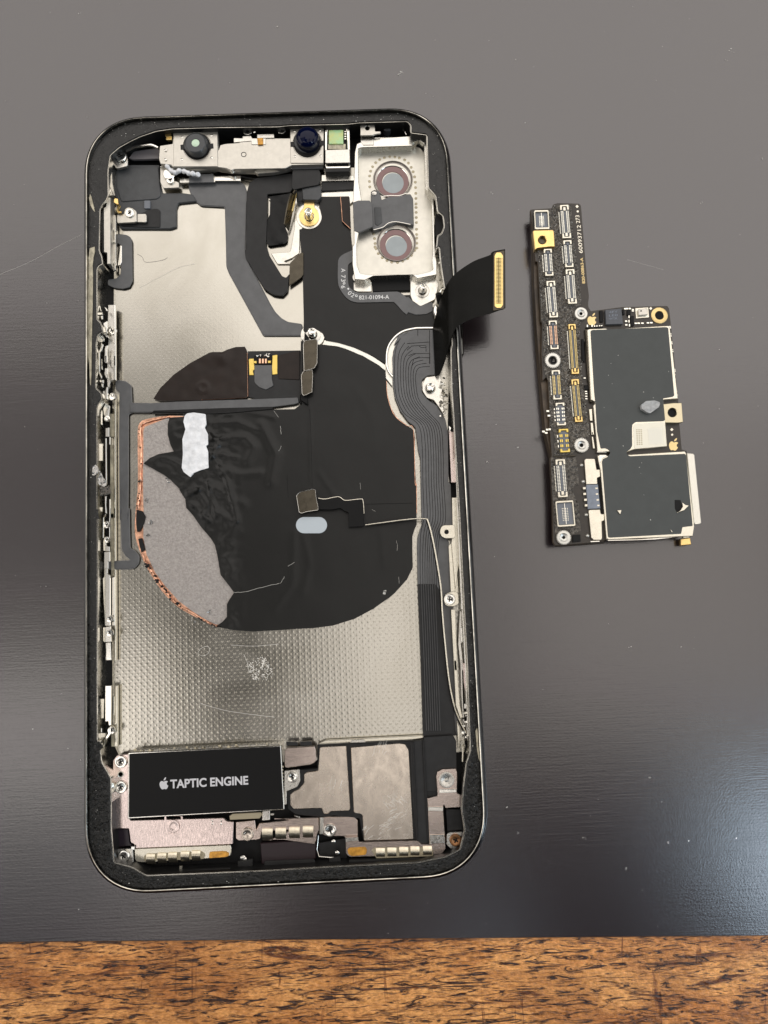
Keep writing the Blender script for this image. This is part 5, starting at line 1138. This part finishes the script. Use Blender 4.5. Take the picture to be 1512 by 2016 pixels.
def connector(a, b, wpx_, kind, pins, rows=2, pinmat=None, gold=False, z=ZB + .15):
    pa, pb = Vector(W(a, z + .5)), Vector(W(b, z + .5)); ax = (pb - pa).normalized(); nx = Vector((-ax.y, ax.x)); Ln = (pb - pa).length; hw = wpx_ / 2 / 10.35
    fm = {'w': m_cream, 'g': m_gold, 'y': m_yellow}[kind]; ctr = (pa + pb) / 2
    def rect(u0, u1, v0, v1): return [tuple(pa + ax * u + nx * v) for u, v in ((u0, v0), (u1, v0), (u1, v1), (u0, v1))]
    root = prism_mm('connector_socket', rect(0.05, Ln - .05, -hw * .95, hw * .95), z + .28, .3, m_slate if kind != 'g' else m_chip, board, bev=.05)
    e = min(1.1, Ln * .16)
    for sgn, u in ((1, 0), (-1, Ln)):
        U = lambda s_: u + sgn * s_
        pl = [(U(0), -hw), (U(0), hw), (U(e), hw), (U(e), hw * .62), (U(.35), hw * .55), (U(.35), -hw * .55), (U(e), -hw * .62), (U(e), -hw)]
        prism_mm('end_cap', fillet([tuple(pa + ax * p + nx * q) for p, q in pl], .12, 2), z + .62, .5, fm, root, bev=.07)
        if Ln > 5 and kind != 'y': prism_mm('guide_block', rect(min(U(.45), U(e + .1)), max(U(.45), U(e + .1)), -hw * .28, hw * .28), z + .55, .3, fm if rows == 3 or kind == 'g' else m_slate, root, bev=.05)
    prism_mm('centre_bar', rect(e + .15, Ln - e - .15, -hw * .17, hw * .17), z + .42, .2, m_slate, root, bev=.05)
    bbp = Batch(); pm = pinmat or m_pinw; n = pins; u0, u1 = e + .1, Ln - e - .1; sp = (u1 - u0) / n
    for i in range(n):
        u = u0 + (i + .5) * sp
        for v, hx, hy, zz in ((-.78, .10, .22, .5), (-.42, .13, .30, .46), (.42, .13, .30, .46), (.78, .10, .22, .5)):
            q = pa + ax * u + nx * hw * v; bbp.box(q, (nx.x, nx.y), hw * hx, sp * .26, z + .2, z + zz)
    bbp.done('pins', pm, root)
    # outer solder feet
    bf2 = Batch()
    for i in range(n):
        q = pa + ax * (u0 + (i + .5) * sp) - nx * hw * -1.22 * (1 if (Vector((nx.x, nx.y)).x < 0) else -1); bf2.box(q, (nx.x, nx.y), .09, sp * .24, z - .1, z + .16)
    bf2.done('solder_feet', m_pinw, root)
    return root
def connector_wide(a, b, wpx_, z=ZB + .15):
    pa, pb = Vector(W(a, z + .6)), Vector(W(b, z + .6)); ax = (pb - pa).normalized(); nx = Vector((-ax.y, ax.x)); Ln = (pb - pa).length; hw = wpx_ / 2 / 10.35
    def rect(u0, u1, v0, v1): return [tuple(pa + ax * u + nx * v) for u, v in ((u0, v0), (u1, v0), (u1, v1), (u0, v1))]
    root = prism_mm('connector_socket', rect(.05, Ln - .05, -hw * .96, hw * .96), z + .4, .45, m_slate, board, bev=.05)
    prism_mm('metal_frame', fillet(rect(0, Ln, -hw, hw), .3, 3), z + .75, .5, m_cream, root, bev=.08, holes=[fillet(rect(.42, Ln - .42, -hw + .25, hw - .25), .12, 2)])
    prism_mm('centre_bar', rect(.5, Ln - .5, -.06, .06), z + .62, .3, m_bright, root, bev=.02)
    bbp = Batch(); n = 8
    for i in range(n):
        u = Ln * .3 + i * Ln * .45 / (n - 1)
        for v in (-.28, .28, -.1, .1): q = pa + ax * u + nx * hw * v; bbp.box(q, (nx.x, nx.y), .07, .07, z + .3, z + .5)
    bbp.done('pins', m_pinw, root); return root
connector_wide((1065.5, 414), (1067.5, 452), 30); connector_wide((1110.7, 985.5), (1115.5, 1037), 35)
for a, b, w_, kd, n_, rows, pm in (((1110.6, 403.5), (1116.2, 469.6), 18, 'w', 20, 3, None), ((1116.8, 473), (1121.2, 526.6), 17, 'w', 13, 2, None), ((1122, 530), (1127.3, 598.6), 18, 'w', 20, 3, None), ((1078.1, 490), (1081.8, 543.6), 17, 'w', 13, 2, None),
    ((1084, 553), (1090.3, 625.6), 18, 'w', 20, 3, None), ((1087.8, 631), (1091.8, 688), 17, 'w', 14, 2, m_pinr), ((1125.7, 638), (1133, 736.5), 15, 'g', 32, 2, m_ping), ((1093.9, 728.6), (1098, 787), 17, 'w', 14, 2, m_ping), ((1102.3, 792.6), (1105.7, 837.9), 18, 'w', 4, 2, m_pinw),
    ((1132, 746.5), (1139.9, 831), 15, 'g', 24, 2, m_ping), ((1109.2, 844.2), (1112.9, 890.7), 19, 'y', 3, 2, m_yellow), ((1102.8, 904), (1108.6, 979), 19, 'w', 18, 3, None)):
    connector(a, b, w_, kd, n_, rows, pm)
def ring(px, r_px, z, parent, mat=None, knurl=True, hole=.4, h=.7):
    c = W(px, z + h); r = r_px / 10.35; n = 48; prof = [(1, z), (1, z + h * .8), (.93, z + h), (.62, z + h + .02), (.55, z + h * .9), (hole, z + h * .8), (hole * .92, z + .1), (.001, z + .1)]
    o = lathe('screw_ring', c, [(q * r, zz) for q, zz in prof[:6]], mat or m_ringw, parent, n=n, closed=True)
    if knurl:
        b = Batch()
        for k in range(26):
            a = 2 * math.pi * k / 26; b.box((c[0] + r * .99 * math.cos(a), c[1] + r * .99 * math.sin(a)), (math.cos(a), math.sin(a)), .07, .07, z, z + h * .95)
        b.done('knurling', mat or m_ringw, o)
    lathe('hole', c, [(hole * r, z + h * .8), (hole * r * .96, z + .15), (.01, z + .15)], m_trace, o, n=24); return o
m_ringw = mk('pale_ring', (.66, .65, .60), .32, .8, bump=.02, bs=3)
ring((1144.2, 617), 13.2, ZB, board, knurl=False, hole=.25); ring((1088.4, 709.4), 15.2, ZB, board, hole=.52); ring((1145.2, 876.3), 14, ZB, board, hole=.28); ring((1110.1, 1058), 13.4, ZB, board, hole=.24)
gb = prism('gold_block', M2('180,560 200,550 555,540 575,565 592,860 500,860 270,885 220,915'), ZB + 1.1, 1.5, m_gold, board, r=1.2, bev=.12, holes=[disc(M2('355,732')[0], 7.7, 26)])
lathe('block_hole', W(M2('357,735')[0], ZB + .4), [(.74, ZB + .3), (.74, ZB + .42), (.01, ZB + .42)], m_stiff, gb, n=24)
gb2 = prism('tin_block', N('1115,905 1200,895 1270,893 1282,1055 1240,1062 1130,1060'), ZB + 1.0, 1.6, m_goldpale if False else mk('pale_gold_block', (.62, .55, .38), .3, .9), board, r=1.2, bev=.1, holes=[disc(N('1192,975')[0], 8.6, 26)])
lathe('block_hole', W(N('1192,975')[0], ZB + .5), [(.95, ZB + .3), (.95, ZB + .5), (.01, ZB + .5)], m_trace, gb2, n=24)
lathe('gold_ring', W(M8('1120,235')[0], ZB + .1), [(1.6, ZB), (1.6, ZB + .14), (1.5, ZB + .18), (.9, ZB + .18), (.82, ZB + .1), (.8, ZB - .2)], m_goldr, board, n=44, closed=True)
lathe('board_hole', W(M8('1120,235')[0], ZB + .02), [(.8, ZB + .0), (.8, ZB + .02), (.01, ZB + .02)], m_trace, board, n=26)
apple(M8('118,298')[0], 17, ZB + .02, m_goldp, board, -.08); apple(O('1203,235')[0], 17.5, ZB + .02, m_goldp, board, -.12)
for px, s_ in ((M2('1003,108')[0], 3.2), (M8('992,130')[0], 3.0), (O('1187,108')[0], 3.2)): prism('print_mark', [(px[0] - s_, px[1]), (px[0], px[1] - s_), (px[0] + s_, px[1]), (px[0], px[1] + s_)], ZB + .03, .03, m_cream, board, bev=0)
for px in (M2('1015,200')[0], O('1190,150')[0]): prism('print_mark', disc(px, 2.1, 14), ZB + .03, .03, m_cream, board, bev=0)
text('lettering', '60093712', M2('1108,975')[0], M2('1068,455')[0], ZB + .02, m_cream, board, height=.74, bold=.0)
text('lettering', '273', M2('1056,418')[0], M2('1040,272')[0], ZB + .02, m_cream, board, height=.74)
text('lettering', '820-00863-A', M3('1057,408')[0], (M2('1112,1062')[0][0], M2('1112,1062')[0][1]), ZB + .02, m_goldp, board, height=.56, bold=.012)
# small chips at the top
ch = prism('chip', M8('315,150 555,130 580,360 330,368'), ZB + .75, .75, m_chip, board, r=.6, bev=.05)
for i, t_ in enumerate(('4FY', 'LE0', 'WTK')): text('lettering', t_, M8('372,%d' % (203 + i * 50))[0], M8('500,%d' % (193 + i * 50))[0], ZB + .76, m_bluechip, ch, height=.42)
mic = prism('microphone', M8('762,125 955,112 968,265 775,280'), ZB + .25, .3, m_cream, board, bev=.05); prism('microphone_lid', M8('805,140 945,125 950,225 815,235'), ZB + .8, .6, m_shieldw, mic, r=1.5, bev=.1)
lathe('sound_hole', W(M8('848,167')[0], ZB + .82), [(.16, ZB + .7), (.16, ZB + .83), (.01, ZB + .83)], m_void, mic, n=12)
bc = Batch(); bk_ = Batch()
def comp(fn, s, w_=.22, h_=.14, dark=None):
    for px in fn(s):
        c = W(px, ZB + .2); bc.box(c, (1, -.07), w_, h_, ZB, ZB + .22)
comp(M8, '255,180 257,210 259,240 265,300 258,275', .22, .12); comp(M8, '48,390 118,388 155,400 190,400 230,398 262,397', .12, .22); comp(M8, '610,135 640,133 680,132 725,150 725,165 625,320 628,375', .2, .14)
comp(M8, '668,255 668,320 675,380', .1, .25); comp(M8, '770,352 812,350 868,350 950,345 1000,343', .24, .13); comp(M8, '1272,400 1276,420 1283,510 1286,540 1296,630 1299,655 1308,745 1312,770 1340,1040 1345,1065', .2, .1)
comp(N, '1205,630 1210,660 1213,700 1216,735 1225,800 1230,830 1185,460 1180,400', .16, .1); comp(M4, '925,375 925,430 918,495 920,550 925,610 928,720 935,765', .2, .1); comp(M5, '885,200 885,290 890,330 890,380 892,425 860,40', .2, .1)
comp(M5, '175,655 195,740 95,1035 145,1060 165,1000 205,995', .25, .16)
bc.done('solder_parts', m_pinw, board)
for pts in (M8('228,160 278,160 285,330 235,335'), M8('640,150 690,145 695,230 640,235'), M8('565,150 600,140 605,220 575,225'), M4('895,350 945,355 960,790 905,760'), M5('850,170 930,170 940,260 860,260'), M8('20,410 280,390 285,420 35,430'), M8('690,240 740,240 745,390 695,395'), M7('450,885 590,870 600,1000 450,1020')):
    prism('dark_component', pts, ZB + .3, .3, m_void, board, r=1)
# shields
sh1 = prism('shield', N('487,292 500,283 640,277 660,285 1160,255 1172,265 1240,862 1120,870 1135,1045') + O('1135,40 1150,248 1010,262 880,272 820,292 575,292') + N('540,915 555,890 520,870'), ZB + .95, .95, m_cream, board, r=1, bev=.12)
prism('shield_wall', M4('965,170 1000,170 1060,1134 1020,1134 960,400') + M5('1000,500 960,480'), ZB + .6, .6, m_stiff, board)
sh2 = prism('shield', O('575,320 640,315 660,325 1295,285 1305,300 1375,912 1362,990 660,1020 650,1010 600,440 585,380'), ZB + .95, .95, m_cream, board, r=1, bev=.12)
prism('shield_flange', O('1312,300 1362,305 1375,315 1432,880 1420,890 1380,895 1370,880'), ZB + .7, .6, mk('ribbed_tin', (.78, .75, .66), .4, .8, bump=.05, bs=1.5), sh2, r=1, bev=.1)
film = prism('shield_film', N('515,300 530,292 1140,268 1158,275 1208,835 1195,845 1115,858 1130,1038') + O('1118,38 890,45 862,65 858,100 860,240 845,270 815,290 815,312 840,328 1295,308 1305,320 1360,905 1275,915 1265,970 675,1002 660,995 610,375 618,350 655,335 680,300 665,275 640,262 600,265') + N('570,1134 555,890 545,800'), ZB + 1.03, .08, m_boardfilm, board, r=1.8, bev=.02)
lab = prism('shield_label', O('868,75 885,62 1125,45 1145,245 1000,255 878,262'), ZB + .99, .05, mk('engraved_tin', (.72, .70, .60), .42, .8), sh1, r=2.5, bev=0)
prism('blank_code_patch', O('985,100 1105,92 1115,222 1000,230'), ZB + 1.01, .03, mk('pale_code_patch', (.80, .78, .68), .5, .4), lab, bev=0)
bb = Batch()
for i in range(3):
    for k in range(9): bb.box(W(O('%f,%f' % (898 + i * 18 + k * .6, 110 + k * 15))[0], ZB + 1.0), (1, 0), .13, .10, ZB + .98, ZB + 1.0)
bb.done('engraved_marks', m_oil, lab)
for pts in (M5('945,620 1000,610 1010,840 965,835'), M5('975,870 1015,870 1040,1095 990,1095'), M6('900,90 925,90 960,310 925,315'), M6('890,0 920,0 930,55 900,50')): prism('shield_clip', pts, ZB + .5, .5, m_cream, board, r=.5)
prism('shield_clip', M6('1000,360 1150,365 1180,380 1000,385'), ZB + .9, .5, m_bright, board, r=.5); prism('shield_bend', M6('1040,430 1170,430 1180,460 1100,490 1070,560 1050,570 1035,500'), ZB + 1.0, .6, m_bright, board, r=1)
tt = prism('film_tear', O('1210,690 1260,690 1275,740 1325,735 1280,780 1230,795 1212,760'), ZB + 1.06, .05, m_void, film, r=1)
prism('torn_curl', O('1275,710 1300,730 1330,735 1290,775 1228,796 1260,775 1280,740'), ZB + 1.35, .1, m_cream, tt, r=.8); prism('torn_curl', O('733,775 773,772 762,812'), ZB + 1.3, .2, m_cream, film)
prism('torn_curl', O('1175,935 1182,935 1195,955 1188,958'), ZB + 1.2, .1, m_cream, film)
bb = Batch()
for px in list(N('743,503 684,569 664,667 693,737 953,806 627,933 725,1110 1160,636 1033,853')) + list(O('937,383 785,243 957,648 920,420 930,470 1010,855')): bb.flake(W(px, ZB + 1.05), rg.uniform(.08, .15), ZB + 1.04)
bb.done('specks', m_dust, film)
# faint perforated square of dots (no readable code)
# card reader plates
p1 = prism('reader_plate', M6('765,525 785,500 940,498 960,515 990,700 1050,700 1058,835 1000,860 1005,975 800,980'), ZB + .6, .5, m_cream, board, r=1, bev=.08)
p2 = prism('reader_plate', M7('747,430 760,412 960,405 975,490 1035,490 1040,610 990,630 1000,935 980,975 835,975 800,935'), ZB + .6, .5, m_cream, board, r=1, bev=.08)
prism('reader_foot', M7('780,990 955,985 955,1010 790,1018'), ZB + .3, .3, m_bright, board)
bcn = prism('reader_contact_block', M6('800,985 1015,980 1030,1134') + M7('965,385 735,400 700,0'), ZB + .5, .4, m_bluechip, board)
for k in range(4):
    y = (1040, 0, 0, 0)[0]
    px = ((1150.6, 961.2), (1151.4, 972.5), (1152.9, 984.0), (1154.2, 995))[k]
    prism('contact_pin', [(px[0] - 2.8, px[1] - 2.6), (px[0] + 2.8, px[1] - 2.8), (px[0] + 3, px[1] + 2.4), (px[0] - 2.6, px[1] + 2.6)], ZB + .6, .4, m_cream, bcn, r=.8)
    prism('contact_pad', [(px[0] + 21.5, px[1] - 1.7), (px[0] + 26.5, px[1] - 1.9), (px[0] + 26.7, px[1] + 1.9), (px[0] + 21.7, px[1] + 2.1)], ZB + .53, .1, m_cream, bcn)
prism('dark_gap', M6('975,600 1040,600 1050,700 1000,700') , ZB + .2, .2, m_void, board); prism('dark_gap', M6('1010,850 1060,840') + M7('1060,1134 1000,1134') [:0] + M7('1010,470 980,470 930,0'), ZB + .2, .2, m_void, board)
for px in (M6('712,620')[0], M6('742,925')[0], M7('705,505')[0], M7('730,895')[0]): lathe('solder_dome', W(px, ZB + .3), [(.38, ZB), (.34, ZB + .25), (.2, ZB + .4), (.01, ZB + .45)], m_ringw, board, n=16)
gf = prism('gold_foot', O('1262,1010 1340,1002 1350,1060 1265,1068'), 1.8, 1.0, m_gold, board, r=1.2, bev=.12); prism('foot_stem', O('1282,925 1330,925 1335,1000 1285,1005'), ZB + .2, .8, m_cream, board, r=.8)
prism('edge_solder', O('650,1018 900,1015 1050,1005 1270,985 1270,995 1050,1018 900,1024 660,1030'), ZB + .2, .3, m_bright, board, r=.4)
prism('board_ridge', M6('190,450 320,455 590,430 600,455 340,475 200,470'), ZB + .35, .4, m_stiff, board, r=.6)

# the loose grey flake on the board film
fk = sheet('grey_flake', N('935,910 975,880 1045,875 1085,888 1090,905 1080,930 1010,980 990,975 940,945'), ZB + 1.9, lambda x, y: .25 * mnoise.noise(Vector((x * 1.2, y * 1.2, 0))) + .1 * mnoise.noise(Vector((x * 4, y * 4, 0))), mk('dry_thermal_flake', (.44, .45, .45), .55, bump=.05, bs=2, var=.15, vs=1.5), None, step=.2, thick=.86, edge=.25)
fk['label'] = 'small pale grey flake lying on the black film of the circuit board'; fk['category'] = 'flake'
